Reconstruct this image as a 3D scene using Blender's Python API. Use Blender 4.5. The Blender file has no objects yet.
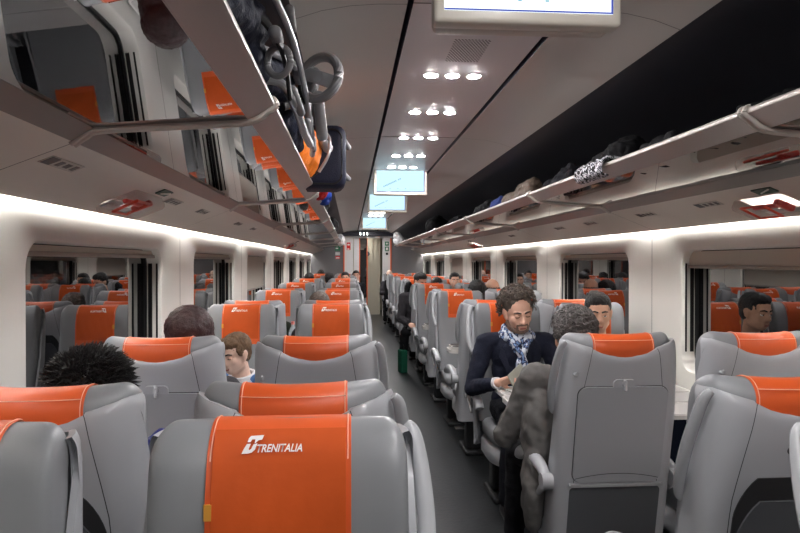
import bpy, bmesh, math, random
from mathutils import Vector, Matrix, Euler, noise
R = math.radians
PI = math.pi
rnd = random.Random(7)
scene = bpy.context.scene
col = scene.collection
CX = 0.45          # centre line of the carriage
CAMZ = 1.45
Y0, Y1 = -2.6, 17.6

# ------------------------------------------------------------------ materials
MATS = {}
def mat(name, color, rough=0.5, metal=0.0, spec=0.5, bump=0.0, bscale=200.0, var=0.0, vscale=8.0,
        coat=0.0, emis=None, estr=0.0, ior=None, alpha=None, trans=0.0):
    if name in MATS: return MATS[name]
    m = bpy.data.materials.new(name); m.use_nodes = True
    nt = m.node_tree; b = nt.nodes['Principled BSDF']
    b.inputs['Base Color'].default_value = (*color, 1)
    b.inputs['Roughness'].default_value = rough
    b.inputs['Metallic'].default_value = metal
    b.inputs['Specular IOR Level'].default_value = spec
    b.inputs['Coat Weight'].default_value = coat
    if ior: b.inputs['IOR'].default_value = ior
    if trans: b.inputs['Transmission Weight'].default_value = trans
    if alpha is not None: b.inputs['Alpha'].default_value = alpha
    if emis:
        b.inputs['Emission Color'].default_value = (*emis, 1)
        b.inputs['Emission Strength'].default_value = estr
    tc = nt.nodes.new('ShaderNodeTexCoord')
    if bump:
        n = nt.nodes.new('ShaderNodeTexNoise'); n.inputs['Scale'].default_value = bscale
        n.inputs['Detail'].default_value = 3
        bp = nt.nodes.new('ShaderNodeBump'); bp.inputs['Strength'].default_value = bump
        bp.inputs['Distance'].default_value = 0.01
        nt.links.new(tc.outputs['Object'], n.inputs['Vector'])
        nt.links.new(n.outputs['Fac'], bp.inputs['Height'])
        nt.links.new(bp.outputs['Normal'], b.inputs['Normal'])
    if var:
        n = nt.nodes.new('ShaderNodeTexNoise'); n.inputs['Scale'].default_value = vscale
        n.inputs['Detail'].default_value = 4
        r = nt.nodes.new('ShaderNodeValToRGB')
        r.color_ramp.elements[0].position = 0.3; r.color_ramp.elements[1].position = 0.7
        r.color_ramp.elements[0].color = (*[c * (1 - var) for c in color], 1)
        r.color_ramp.elements[1].color = (*[min(1, c * (1 + var)) for c in color], 1)
        nt.links.new(tc.outputs['Object'], n.inputs['Vector'])
        nt.links.new(n.outputs['Fac'], r.inputs['Fac'])
        nt.links.new(r.outputs['Color'], b.inputs['Base Color'])
    MATS[name] = m
    return m

def srgb(r, g, b):
    f = lambda c: (c / 255 / 12.92) if c / 255 <= 0.04045 else ((c / 255 + 0.055) / 1.055) ** 2.4
    return (f(r), f(g), f(b))

M_leather = mat('grey_leather', srgb(136, 138, 141), 0.40, bump=0.018, bscale=420, var=0.04, vscale=5)
M_shell = mat('grey_plastic_shell', srgb(176, 178, 182), 0.28, coat=0.15)
M_tray = mat('grey_tray_plastic', srgb(166, 168, 172), 0.33)
M_seam = mat('dark_seam', srgb(40, 40, 42), 0.6)
M_pocket = mat('dark_grey_pocket', srgb(84, 86, 90), 0.6, bump=0.1, bscale=300)
M_olea = mat('orange_leather', srgb(222, 94, 42), 0.4, bump=0.02, bscale=350)
M_ocloth = mat('orange_cloth', srgb(202, 80, 6), 0.75, bump=0.05, bscale=60, var=0.06, vscale=9)
M_stitch = mat('pale_stitching', srgb(250, 190, 160), 0.7)
M_white = mat('white_print', srgb(250, 245, 240), 0.6)
M_tab = mat('yellow_tab', srgb(225, 160, 60), 0.6)
M_handle = mat('pale_plastic', srgb(178, 180, 183), 0.25, coat=0.3)
M_dark = mat('dark_metal', srgb(40, 41, 43), 0.45)
M_alu = mat('brushed_aluminium', srgb(190, 190, 188), 0.35, metal=0.8)
M_wall = mat('cream_wall_panel', srgb(236, 234, 226), 0.35, var=0.015, vscale=2)
M_ceil = mat('ceiling_panel', srgb(212, 208, 202), 0.30, var=0.02, vscale=1.5)
M_ceilc = mat('central_ceiling_panel', srgb(222, 218, 220), 0.32)
M_navy = mat('dark_rack_lining', srgb(38, 38, 46), 0.5)
M_groove = mat('dark_groove', srgb(22, 24, 40), 0.5)
M_under = mat('rack_underpanel', srgb(208, 200, 190), 0.3, var=0.02, vscale=2)
M_strip = mat('grey_rack_strip', srgb(120, 114, 110), 0.35)
M_lip = mat('rack_lip_metal', srgb(196, 188, 184), 0.3, metal=0.35)
M_brk = mat('bracket_metal', srgb(225, 218, 210), .25, metal=.3)
M_rackglass = mat('rack_mirror_glass', (0.30, 0.30, 0.315), 0.015, metal=1.0)
M_glass = mat('dark_window_glass', (0.004, 0.004, 0.005), 0.01, spec=1.0, ior=2.1)
M_black = mat('black_rubber', srgb(12, 12, 13), 0.5)
M_blind = mat('beige_blind', srgb(196, 188, 176), 0.7)
M_blindbar = mat('blind_bar', srgb(150, 142, 134), 0.4, metal=0.3)
M_bulk = mat('grey_bulkhead', srgb(108, 106, 108), 0.5)
M_orangeplas = mat('orange_trim_plastic', srgb(225, 96, 40), 0.4)
M_greyw = mat('white_bulkhead', srgb(225, 224, 222), 0.4)
M_screenbody = mat('screen_housing', srgb(214, 208, 196), 0.3)
M_green = mat('green_sign', srgb(0, 110, 70), 0.5)
M_red = mat('red_plastic', srgb(215, 30, 18), 0.35)
M_clear = mat('clear_plastic', srgb(200, 184, 178), 0.35, alpha=0.20, spec=.2)
M_pedal = mat('base_grey', srgb(90, 91, 94), 0.4)

def emat(name, color, strength, glow=True):
    m = bpy.data.materials.new(name); m.use_nodes = True
    nt = m.node_tree; nt.nodes.clear()
    e = nt.nodes.new('ShaderNodeEmission'); o = nt.nodes.new('ShaderNodeOutputMaterial')
    e.inputs['Color'].default_value = (*color, 1); e.inputs['Strength'].default_value = strength
    nt.links.new(e.outputs[0], o.inputs['Surface'])
    return m
M_lamp = emat('downlight_emission', (1.0, 0.97, 0.97), 400.0)
M_cove = emat('cove_light_emission', (1.0, 0.965, 0.935), 76)
M_screen = emat('screen_white', (0.90, 0.96, 1.0), 1.6)
M_screenc = emat('screen_cyan', (0.62, 0.90, 1.0), 1.15)
M_scrline = emat('screen_cyan_line', (0.25, 0.6, 0.75), 0.8)
M_scrblue = emat('screen_blue_edge', (0.08, 0.12, 0.55), 0.9)

# floor: dark rubber with wear
def floor_mat():
    m = mat('dark_rubber_floor', srgb(36, 38, 40), 0.32)
    nt = m.node_tree; b = nt.nodes['Principled BSDF']
    tc = nt.nodes.new('ShaderNodeTexCoord')
    mp = nt.nodes.new('ShaderNodeMapping'); mp.inputs['Scale'].default_value = (6, 1.2, 1)
    n = nt.nodes.new('ShaderNodeTexNoise'); n.inputs['Scale'].default_value = 2.2; n.inputs['Detail'].default_value = 6
    r = nt.nodes.new('ShaderNodeValToRGB')
    r.color_ramp.elements[0].position = 0.35; r.color_ramp.elements[1].position = 0.75
    r.color_ramp.elements[0].color = (*srgb(26, 28, 29), 1); r.color_ramp.elements[1].color = (*srgb(42, 44, 46), 1)
    nt.links.new(tc.outputs['Object'], mp.inputs['Vector']); nt.links.new(mp.outputs[0], n.inputs['Vector'])
    nt.links.new(n.outputs['Fac'], r.inputs['Fac']); nt.links.new(r.outputs[0], b.inputs['Base Color'])
    v = nt.nodes.new('ShaderNodeTexVoronoi'); v.inputs['Scale'].default_value = 45
    bp = nt.nodes.new('ShaderNodeBump'); bp.inputs['Strength'].default_value = 0.12; bp.inputs['Distance'].default_value = 0.004
    nt.links.new(tc.outputs['Object'], v.inputs['Vector']); nt.links.new(v.outputs[0], bp.inputs['Height'])
    nt.links.new(bp.outputs[0], b.inputs['Normal'])
    return m
M_floor = floor_mat()

def plaid_mat(name, c1, c2, c3, scale):
    m = mat(name, c1, 0.85); nt = m.node_tree; b = nt.nodes['Principled BSDF']
    tc = nt.nodes.new('ShaderNodeTexCoord')
    n = nt.nodes.new('ShaderNodeTexNoise'); n.inputs['Scale'].default_value = scale; n.inputs['Detail'].default_value = 1.0
    r = nt.nodes.new('ShaderNodeValToRGB'); r.color_ramp.interpolation = 'CONSTANT'
    r.color_ramp.elements[0].position = 0.0; r.color_ramp.elements[0].color = (*c1, 1)
    r.color_ramp.elements[1].position = 0.49; r.color_ramp.elements[1].color = (*c2, 1)
    e = r.color_ramp.elements.new(0.60); e.color = (*c3, 1)
    nt.links.new(tc.outputs['Object'], n.inputs['Vector']); nt.links.new(n.outputs['Fac'], r.inputs['Fac'])
    nt.links.new(r.outputs[0], b.inputs['Base Color'])
    return m

# ------------------------------------------------------------------ helpers
def link_mesh(name, bm, m, parent=None, smooth=True, angle=35):
    me = bpy.data.meshes.new(name)
    bmesh.ops.recalc_face_normals(bm, faces=bm.faces)
    bm.to_mesh(me); bm.free()
    ms = m if isinstance(m, (list, tuple)) else [m]
    for x in ms: me.materials.append(x)
    if smooth:
        me.polygons.foreach_set('use_smooth', [True] * len(me.polygons))
        try: me.set_sharp_from_angle(angle=R(angle))
        except Exception: pass
    o = bpy.data.objects.new(name, me); col.objects.link(o)
    if parent is not None: o.parent = parent
    return o

def tag(o, label=None, cat=None, group=None, kind=None):
    if label: o['label'] = label
    if cat: o['category'] = cat
    if group: o['group'] = group
    if kind: o['kind'] = kind
    return o

def struct(name, bm, m, smooth=False, parent=None, label=None):
    o = link_mesh(name, bm, m, parent, smooth)
    if parent is None: o['kind'] = 'structure'
    if label: o['label'] = label
    return o

def empty(name, loc=(0, 0, 0), rz=0, label=None, cat=None, group=None, kind=None):
    o = bpy.data.objects.new(name, None); col.objects.link(o)
    o.empty_display_size = 0.1
    o.location = loc; o.rotation_euler = (0, 0, rz)
    return tag(o, label, cat, group, kind)

def copy_tree(o, parent=None):
    c = o.copy(); col.objects.link(c); c.parent = parent
    for ch in list(o.children): copy_tree(ch, c)
    return c

def box(bm, lo, hi, mi=0, bev=0.0, M=None):
    vs = [bm.verts.new((x, y, z)) for x in (lo[0], hi[0]) for y in (lo[1], hi[1]) for z in (lo[2], hi[2])]
    F = [(0, 1, 3, 2), (4, 6, 7, 5), (0, 4, 5, 1), (2, 3, 7, 6), (0, 2, 6, 4), (1, 5, 7, 3)]
    fs = [bm.faces.new([vs[i] for i in f]) for f in F]
    for f in fs: f.material_index = mi
    if bev:
        es = list({e for f in fs for e in f.edges})
        r = bmesh.ops.bevel(bm, geom=es, offset=bev, segments=3, affect='EDGES', profile=0.5, material=-1)
        vs = list({v for f in r['faces'] for v in f.verts} | {v for v in vs if v.is_valid})
    if M is not None: bmesh.ops.transform(bm, matrix=M, verts=[v for v in vs if v.is_valid])
    return vs

def tube(bm, pts, rad, seg=10, mi=0, closed=False, flat=1.0, up=Vector((0, 0, 1))):
    pts = [Vector(p) for p in pts]; n = len(pts)
    rads = rad if isinstance(rad, (list, tuple)) else [rad] * n
    rings = []
    for i, p in enumerate(pts):
        if closed: t = pts[(i + 1) % n] - pts[i - 1]
        else: t = pts[min(i + 1, n - 1)] - pts[max(i - 1, 0)]
        t.normalize()
        a = t.cross(up)
        if a.length < 1e-3: a = t.cross(Vector((1, 0, 0)))
        a.normalize(); b = a.cross(t)
        rings.append([bm.verts.new(p + a * math.cos(2 * PI * k / seg) * rads[i] + b * math.sin(2 * PI * k / seg) * rads[i] * flat) for k in range(seg)])
    m = n if closed else n - 1
    for i in range(m):
        A, B = rings[i], rings[(i + 1) % n]
        for k in range(seg):
            f = bm.faces.new((A[k], A[(k + 1) % seg], B[(k + 1) % seg], B[k])); f.material_index = mi
    if not closed:
        for rr in (rings[0][::-1], rings[-1]):
            f = bm.faces.new(rr); f.material_index = mi

def smooth_path(pts, n=6):
    pts = [Vector(p) for p in pts]; out = []
    P = [pts[0]] + pts + [pts[-1]]
    for i in range(1, len(P) - 2):
        for k in range(n):
            t = k / n
            p0, p1, p2, p3 = P[i - 1], P[i], P[i + 1], P[i + 2]
            out.append(0.5 * ((2 * p1) + (-p0 + p2) * t + (2 * p0 - 5 * p1 + 4 * p2 - p3) * t * t + (-p0 + 3 * p1 - 3 * p2 + p3) * t ** 3))
    out.append(pts[-1])
    return out

def extrude_y(bm, prof, ya, yb, closed=True, mi=0, mids=None):
    """prof: list of (x,z); long extrusion along the carriage."""
    A = [bm.verts.new((x, ya, z)) for x, z in prof]; B = [bm.verts.new((x, yb, z)) for x, z in prof]
    n = len(prof)
    for i in range(n if closed else n - 1):
        j = (i + 1) % n
        f = bm.faces.new((A[i], A[j], B[j], B[i])); f.material_index = mids[i] if mids else mi
    if closed:
        f = bm.faces.new(A); f.material_index = mi
        f = bm.faces.new(B[::-1]); f.material_index = mi

def rrect(cx, cy, hw, hh, r, n=6):
    pts = []
    for (sx, sy, a0) in ((1, 1, 0), (-1, 1, 90), (-1, -1, 180), (1, -1, 270)):
        for k in range(n + 1):
            a = R(a0 + 90 * k / n)
            pts.append((cx + sx * (hw - r) + r * math.cos(a), cy + sy * (hh - r) + r * math.sin(a)))
    return pts

def plate(bm, pts3, thick, mi=0, nrm=None):
    pts3 = [Vector(p) for p in pts3]
    A = [bm.verts.new(p) for p in pts3]; B = [bm.verts.new(p + nrm * thick) for p in pts3]
    n = len(pts3)
    fs = [bm.faces.new(B), bm.faces.new(A[::-1])]
    for i in range(n):
        fs.append(bm.faces.new((A[i], A[(i + 1) % n], B[(i + 1) % n], B[i])))
    for f in fs: f.material_index = mi

def uvs(bm, c, r, seg=16, rings=10, M=None, mi=0):
    res = bmesh.ops.create_uvsphere(bm, u_segments=seg, v_segments=rings, radius=1.0)
    mm = Matrix.Translation(c) @ (M if M else Matrix.Identity(4)) @ Matrix.Diagonal((*(r if isinstance(r, (tuple, list)) else (r, r, r)), 1))
    bmesh.ops.transform(bm, matrix=mm, verts=res['verts'])
    for v in res['verts']:
        for f in v.link_faces: f.material_index = mi
    return res['verts']

def cyl(bm, p0, p1, r0, r1=None, seg=20, mi=0):
    tube(bm, [p0, p1], [r0, r0 if r1 is None else r1], seg, mi)

def text_mesh(body, size, shear=0.0, bold=0.0):
    cu = bpy.data.curves.new('lettering', 'FONT'); cu.body = body; cu.size = size; cu.shear = shear; cu.offset = bold
    cu.align_x = 'LEFT'; cu.resolution_u = 3
    o = bpy.data.objects.new('lettering', cu); col.objects.link(o)
    dg = bpy.context.evaluated_depsgraph_get()
    me = bpy.data.meshes.new_from_object(o.evaluated_get(dg))
    bpy.data.objects.remove(o)
    return me

# ------------------------------------------------------------------ organic bodies
def capsule(bm, p0, p1, r0, r1, flat=1.0, ax=None, seg=14):
    """tapered capsule; flat squashes it along the axis ax."""
    p0, p1 = Vector(p0), Vector(p1)
    d = p1 - p0; L = d.length
    if L < 1e-6: d = Vector((0, 0, 1)); L = 1e-6
    t = d.normalized()
    n1 = Vector(ax).normalized() if ax is not None else (t.orthogonal())
    n1 = (n1 - t * n1.dot(t)).normalized(); n2 = t.cross(n1)
    sts = []
    for k in range(1, 6): a = -PI / 2 + (PI / 2) * k / 5; sts.append((math.sin(a) * r0, math.cos(a) * r0))
    for k in range(0, 5): a = (PI / 2) * k / 5; sts.append((L + math.sin(a) * r1, math.cos(a) * r1))
    rings = []
    for (h, r) in sts:
        rings.append([bm.verts.new(p0 + t * h + n1 * (math.cos(2 * PI * k / seg) * r * flat) + n2 * (math.sin(2 * PI * k / seg) * r)) for k in range(seg)])
    a = bm.verts.new(p0 - t * r0); b = bm.verts.new(p1 + t * r1)
    for i in range(len(rings) - 1):
        for k in range(seg):
            bm.faces.new((rings[i][k], rings[i][(k + 1) % seg], rings[i + 1][(k + 1) % seg], rings[i + 1][k]))
    for k in range(seg):
        bm.faces.new((a, rings[0][(k + 1) % seg], rings[0][k]))
        bm.faces.new((b, rings[-1][k], rings[-1][(k + 1) % seg]))

def organic(name, bm, m, parent, voxel=0.008, smooth=6, disp=0.0, dscale=0.05):
    """fuse the overlapping volumes into one continuous skin."""
    me = bpy.data.meshes.new(name); bmesh.ops.recalc_face_normals(bm, faces=bm.faces); bm.to_mesh(me); bm.free()
    o = bpy.data.objects.new(name, me); col.objects.link(o)
    md = o.modifiers.new('r', 'REMESH'); md.mode = 'VOXEL'; md.voxel_size = voxel; md.use_smooth_shade = True
    if smooth:
        ms = o.modifiers.new('s', 'SMOOTH'); ms.factor = 0.5; ms.iterations = smooth
    dg = bpy.context.evaluated_depsgraph_get()
    m2 = bpy.data.meshes.new_from_object(o.evaluated_get(dg))
    bpy.data.objects.remove(o); bpy.data.meshes.remove(me)
    if disp:
        m2.update()
        nor = [v.normal.copy() for v in m2.vertices]
        for v, nn in zip(m2.vertices, nor):
            q = v.co / dscale
            v.co += nn * disp * (noise.noise(q) + 0.5 * noise.noise(q * 2.1))
    for x in (m if isinstance(m, (list, tuple)) else [m]): m2.materials.append(x)
    m2.name = name
    m2.polygons.foreach_set('use_smooth', [True] * len(m2.polygons))
    o = bpy.data.objects.new(name, m2); col.objects.link(o)
    if parent is not None: o.parent = parent
    return o

# ------------------------------------------------------------------ setting
def both(f):
    for s, nm in ((-1, 'left'), (1, 'right')): f(s, nm)

bm = bmesh.new(); box(bm, (CX - 1.62, Y0, -0.06), (CX + 1.62, Y1 + 2.2, 0.0)); struct('floor', bm, M_floor)

# ceiling: central panel, dark grooves, curved side panels, dark lining over the racks
bm = bmesh.new()
prof = [(-0.27, 2.268), (-0.262, 2.30), (-0.25, 2.272), (0, 2.275), (0.25, 2.272), (0.262, 2.30), (0.27, 2.268)]
mids = [1, 1, 2, 2, 1, 1]
extrude_y(bm, [(CX + x, z) for x, z in prof], Y0, Y1, closed=False, mids=mids)
for s in (-1, 1):
    pr = [(0.27, 2.268), (0.36, 2.266), (0.45, 2.258), (0.54, 2.24), (0.628, 2.21), (0.80, 2.165), (1.0, 2.115), (1.2, 2.05), (1.36, 1.97), (1.45, 1.87), (1.50, 1.75)]
    extrude_y(bm, [(CX + s * x, z) for x, z in pr], Y0, Y1, closed=False, mids=[0, 0, 0, 0, 3, 3, 3, 3, 3, 3])
struct('ceiling', bm, [M_ceil, M_groove, M_ceilc, M_navy], smooth=True)
# thin joints across the ceiling panels
bm = bmesh.new()
for k in range(8):
    y = 4.34 + 2.25 * (k - 1)
    box(bm, (CX - 0.25, y, 2.2705), (CX + 0.25, y + 0.004, 2.2735))
    for s in (-1, 1):
        pr = [(0.27, 2.268), (0.36, 2.266), (0.45, 2.258), (0.54, 2.24), (0.628, 2.21)]
        for (a, b) in zip(pr, pr[1:]):
            x0, x1 = CX + s * a[0], CX + s * b[0]
            v = [bm.verts.new(p) for p in ((x0, y, a[1] - .0015), (x1, y, b[1] - .0015), (x1, y + .004, b[1] - .0015), (x0, y + .004, a[1] - .0015))]
            bm.faces.new(v)
struct('trim_1', bm, M_strip)

# side walls with window openings
WP = 2.28; WIN = [2.22 + WP * k for k in range(-2, 7)]; WL = 1.53
WZ0, WZ1 = 0.82, 1.515
RW = 1.49; RG = 1.59
def wall(s, nm):
    bm = bmesh.new()
    X = lambda r: CX + s * r
    hz = (WZ0 + WZ1) / 2; hh = (WZ1 - WZ0) / 2
    def outer(p, ya, yb, za, zb, c):     # project the ring point onto the tile border
        dy, dz = p[0] - c[0], p[1] - c[1]
        t = min(((yb - c[0]) if dy > 0 else (c[0] - ya)) / max(abs(dy), 1e-6), ((zb - c[1]) if dz > 0 else (c[1] - za)) / max(abs(dz), 1e-6))
        return (c[0] + dy * t, c[1] + dz * t)
    for y in WIN:
        cy = y + WL / 2; ya, yb = cy - WP / 2, cy + WP / 2
        za, zb = 0.0, 1.72
        c = (cy, hz)
        ring0 = rrect(cy, hz, WL / 2 + .02, hh + .02, 0.11, 8)
        ring1 = rrect(cy, hz, WL / 2 + .006, hh + .006, 0.10, 8)
        ring2 = rrect(cy, hz, WL / 2, hh, 0.095, 8)
        out = [outer(p, ya, yb, za, zb, c) for p in ring0]
        # make sure the tile corners exist
        L = []
        for ring, rr in ((out, RW), (ring0, RW), (ring1, RW + .006), (ring2, RW + .02), (ring2, RG)):
            L.append([bm.verts.new((X(rr), a, b)) for a, b in ring])
        n = len(ring0)
        for i in range(len(L) - 1):
            for k in range(n):
                j = (k + 1) % n
                bm.faces.new((L[i][k], L[i][j], L[i + 1][j], L[i + 1][k]))
        for (ca, cb) in ((ya, za), (ya, zb), (yb, za), (yb, zb)):
            k = min(range(n), key=lambda q: (out[q][0] - ca) ** 2 + (out[q][1] - cb) ** 2 + (0 if abs(out[q][0] - ca) < 1e-5 else 100))
            k2 = min(range(n), key=lambda q: (out[q][0] - ca) ** 2 + (out[q][1] - cb) ** 2 + (0 if abs(out[q][1] - cb) < 1e-5 else 100))
            if k != k2:
                v = bm.verts.new((X(RW), ca, cb)); bm.faces.new((v, L[0][k], L[0][k2]))
        # joint line in the pillar
        box(bm, (X(RW - .0005) if s > 0 else X(RW + .003), yb - .002, .0), (X(RW + .003) if s > 0 else X(RW - .0005), yb + .002, 1.70), mi=1)
    # ends of the wall
    for (ya, yb) in ((Y0 - .1, WIN[0] + WL / 2 - WP / 2), (WIN[-1] + WL / 2 + WP / 2, Y1 + .1)):
        if yb > ya:
            v = [bm.verts.new(p) for p in ((X(RW), ya, 0), (X(RW), yb, 0), (X(RW), yb, 1.72), (X(RW), ya, 1.72))]; bm.faces.new(v)
    struct('wall_' + nm, bm, [M_wall, M_seam], smooth=True)
    # lower trim duct along the wall
    bm = bmesh.new()
    extrude_y(bm, [(X(1.488), 0.0), (X(1.488), 0.20), (X(1.44), 0.18), (X(1.42), 0.0)], Y0, Y1)
    struct('baseboard_' + nm, bm, M_bulk)
both(wall)

wn = [0]
def window(s, y, drop, vis=True):
    wn[0] += 1
    X = lambda r: CX + s * r
    cy = y + WL / 2; hz = (WZ0 + WZ1) / 2; hh = (WZ1 - WZ0) / 2
    root = empty('window_%d' % wn[0], (X(RG), cy, WZ0)); root['kind'] = 'structure'
    o = lambda r, yy, z: (X(r) - X(RG), yy - cy, z - WZ0)
    nrm = Vector((s, 0, 0))
    bm = bmesh.new(); plate(bm, [o(RG - .004, a, b) for a, b in rrect(cy, hz, WL / 2 + .004, hh + .004, .09, 8)], .006, nrm=nrm)
    link_mesh('pane', bm, M_glass, root, False)
    bm = bmesh.new()
    A = rrect(cy, hz, WL / 2, hh, .092, 8); B = rrect(cy, hz, WL / 2 - .022, hh - .018, .075, 8)
    n = len(A)
    rings = [[bm.verts.new(o(r, *p)) for p in q] for q, r in ((A, RG - .004), (A, RG - .016), (B, RG - .016), (B, RG - .004))]
    for i in range(3):
        for k in range(n): bm.faces.new((rings[i][k], rings[i][(k + 1) % n], rings[i + 1][(k + 1) % n], rings[i + 1][k]))
    link_mesh('gasket', bm, M_black, root, False)
    # guide slots of the blind in both jambs
    bm = bmesh.new()
    for yy, q in ((y, 1), (y + WL, -1)):
        for d0, d1 in ((.026, .036), (.056, .078)):
            lo = o(RW + d0, yy, WZ0 + .10); hi = o(RW + d1, yy + q * .0025, WZ1 - .075)
            box(bm, [min(a, b) for a, b in zip(lo, hi)], [max(a, b) for a, b in zip(lo, hi)])
    link_mesh('blind_guide', bm, M_black, root, False)
    bm = bmesh.new()
    lo = o(RW + .044, y + .012, WZ1 - drop); hi = o(RW + .047, y + WL - .012, WZ1 - .006)
    box(bm, [min(a, b) for a, b in zip(lo, hi)], [max(a, b) for a, b in zip(lo, hi)])
    bl = link_mesh('blind', bm, M_blind, root, False)
    bm = bmesh.new()
    lo = o(RW + .036, y + .010, WZ1 - drop - .018); hi = o(RW + .055, y + WL - .010, WZ1 - drop)
    box(bm, [min(a, b) for a, b in zip(lo, hi)], [max(a, b) for a, b in zip(lo, hi)], bev=.003)
    link_mesh('blind_bar', bm, M_blindbar, bl, True)
for k, y in enumerate(WIN):
    window(-1, y, {4: .36}.get(k, .028))
for k, y in enumerate(WIN):
    window(1, y, {2: .085, 1: .085, 6: .30}.get(k, .032))

# black night behind the panes
w = bpy.data.worlds.new('night'); scene.world = w; w.use_nodes = True
w.node_tree.nodes['Background'].inputs[0].default_value = (0.01, 0.012, 0.02, 1)
w.node_tree.nodes['Background'].inputs[1].default_value = 0.3

# cove light diffuser strips and the sloping panels under the racks
def under(s, nm):
    X = lambda r: CX + s * r
    bm = bmesh.new()
    extrude_y(bm, [(X(1.166), 1.762), (X(1.462), 1.6455), (X(1.466), 1.652), (X(1.47), 1.70), (X(1.40), 1.74), (X(1.17), 1.79)], Y0, Y1)
    k = 0
    yy = 1.78 - 2.25
    while yy < Y1:
        # joints between the panels
        a, b = (X(1.167), 1.7612), (X(1.461), 1.6452)
        v = [bm.verts.new(p) for p in ((a[0], yy, a[1]), (b[0], yy, b[1]), (b[0], yy + .004, b[1]), (a[0], yy + .004, a[1]))]
        f = bm.faces.new(v); f.material_index = 1
        yy += 2.25
    struct('trim_%d' % (2 if s < 0 else 3), bm, [M_under, M_seam], smooth=False)
    bm = bmesh.new()
    extrude_y(bm, [(X(1.448), 1.668), (X(1.4885), 1.668), (X(1.4885), 1.678), (X(1.448), 1.678)], Y0, Y1)
    o = link_mesh('cove_light', bm, M_cove, None, False)
    tag(o, 'long bright white light strip above the %s side windows' % nm, 'light')
both(under)

# luggage racks
BR = [1.78 + 2.25 * k for k in range(-1, 7)]
def rack(s, nm):
    X = lambda r: CX + s * r
    root = empty('luggage_rack', (X(1.1), 1.78, 1.8), label='long overhead luggage rack with mirrored glass underside, %s side of the aisle' % nm, cat='luggage rack')
    OFF = (X(1.1), 1.78, 1.8)
    def fin(bm): bmesh.ops.translate(bm, vec=[-c for c in OFF], verts=bm.verts)
    bm = bmesh.new()
    # lip: rounded rail and flat underside face
    pr = []
    for k in range(9):
        a = R(-60 + 210 * k / 8 )
        pr.append((.662 - .0135 * math.cos(a) , 1.868 + .0135 * math.sin(a)))
    prof = [(.719, 1.824)] + [(.6515, 1.862)] + [(.662 + .013 * math.cos(R(a)), 1.868 + .013 * math.sin(R(a))) for a in (205, 180, 150, 120, 90, 60, 30, 0)] + [(.722, 1.836)]
    extrude_y(bm, [(X(a), b) for a, b in prof], Y0, Y1 - 1.0)
    fin(bm); link_mesh('lip', bm, M_lip, root, True, 50)
    bm = bmesh.new()
    extrude_y(bm, [(X(1.112), 1.796), (X(1.166), 1.760), (X(1.17), 1.79), (X(1.12), 1.812)], Y0, Y1 - 1.0)
    fin(bm); link_mesh('support_rail', bm, M_strip, root, False)
    bm = bmesh.new()
    extrude_y(bm, [(X(1.10), 1.812), (X(1.48), 1.80), (X(1.48), 1.806), (X(1.10), 1.818)], Y0, Y1 - 1.0)
    fin(bm); link_mesh('shelf_back', bm, M_navy, root, False)
    ys = BR + [Y1 - 1.0]
    for ya, yb in zip([Y0] + BR, ys):
        bm = bmesh.new()
        extrude_y(bm, [(X(.717), 1.825), (X(1.114), 1.7965), (X(1.114), 1.803), (X(.717), 1.832)], ya + .018, yb - .018)
        fin(bm); link_mesh('glass_panel', bm, M_rackglass, root, False)
    for y in BR:
        bm = bmesh.new()
        path = smooth_path([(X(1.172), y, 1.754), (X(1.14), y, 1.777), (X(1.10), y, 1.7925), (X(.9), y, 1.8065), (X(.72), y, 1.8205), (X(.668), y, 1.850), (X(.6465), y, 1.8665), (X(.652), y, 1.879), (X(.662), y, 1.883)], 5)
        for dy in (-.012, .012):
            tube(bm, [p + Vector((0, dy, 0)) for p in path], .0075, 8)
        fin(bm); link_mesh('bracket', bm, M_brk, root, True)
    return root
both(rack)

# ------------------------------------------------------------------ end wall
Ye = Y1
bm = bmesh.new()
dx0, dx1 = CX - .62, CX + .62
box(bm, (CX - 1.62, Ye, 0), (dx0 - .02, Ye + .08, 2.32)); box(bm, (dx1 + .02, Ye, 0), (CX + 1.62, Ye + .08, 2.32)); box(bm, (dx0 - .02, Ye, 2.10), (dx1 + .02, Ye + .08, 2.32))
struct('wall_back', bm, M_bulk)
bm = bmesh.new(); box(bm, (CX - 1.62, Y0 - .08, 0), (CX + 1.62, Y0, 2.32)); struct('wall_front', bm, M_bulk)
bm = bmesh.new()
for x in (dx0 - .02, dx1 - .012): box(bm, (x, Ye - .03, 0), (x + .032, Ye, 2.08))
struct('trim_4', bm, M_orangeplas)
bm = bmesh.new(); box(bm, (dx0 - .05, Ye - .05, 2.08), (dx1 + .05, Ye + .02, 2.13), bev=.006); struct('trim_5', bm, M_greyw)
bm = bmesh.new(); box(bm, (CX - .9, Ye - .22, 2.13), (CX + .9, Ye - .001, 2.24), bev=.01); struct('trim_6', bm, M_groove)
bm = bmesh.new()
box(bm, (dx0 + .012, Ye + .0, 0), (dx0 + .24, Ye + .03, 2.08)); box(bm, (dx1 - .22, Ye + .0, 0), (dx1 - .012, Ye + .03, 2.08))
struct('trim_7', bm, M_greyw)
# sliding door: white leaf with orange edged glass, half open
root = empty('door_1', (dx0 + .26, Ye + .05, 0)); root['kind'] = 'structure'
bm = bmesh.new(); box(bm, (0, 0, 0), (.14, .03, 2.08)); link_mesh('door_leaf', bm, M_greyw, root, False)
bm = bmesh.new(); box(bm, (.14, -.005, 0), (.165, .03, 2.08)); box(bm, (.34, -.005, 0), (.365, .03, 2.08)); link_mesh('orange_edge', bm, M_orangeplas, root, False)
bm = bmesh.new(); box(bm, (.165, .005, .02), (.34, .02, 2.06)); link_mesh('glass', bm, M_glass, root, False)
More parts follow.
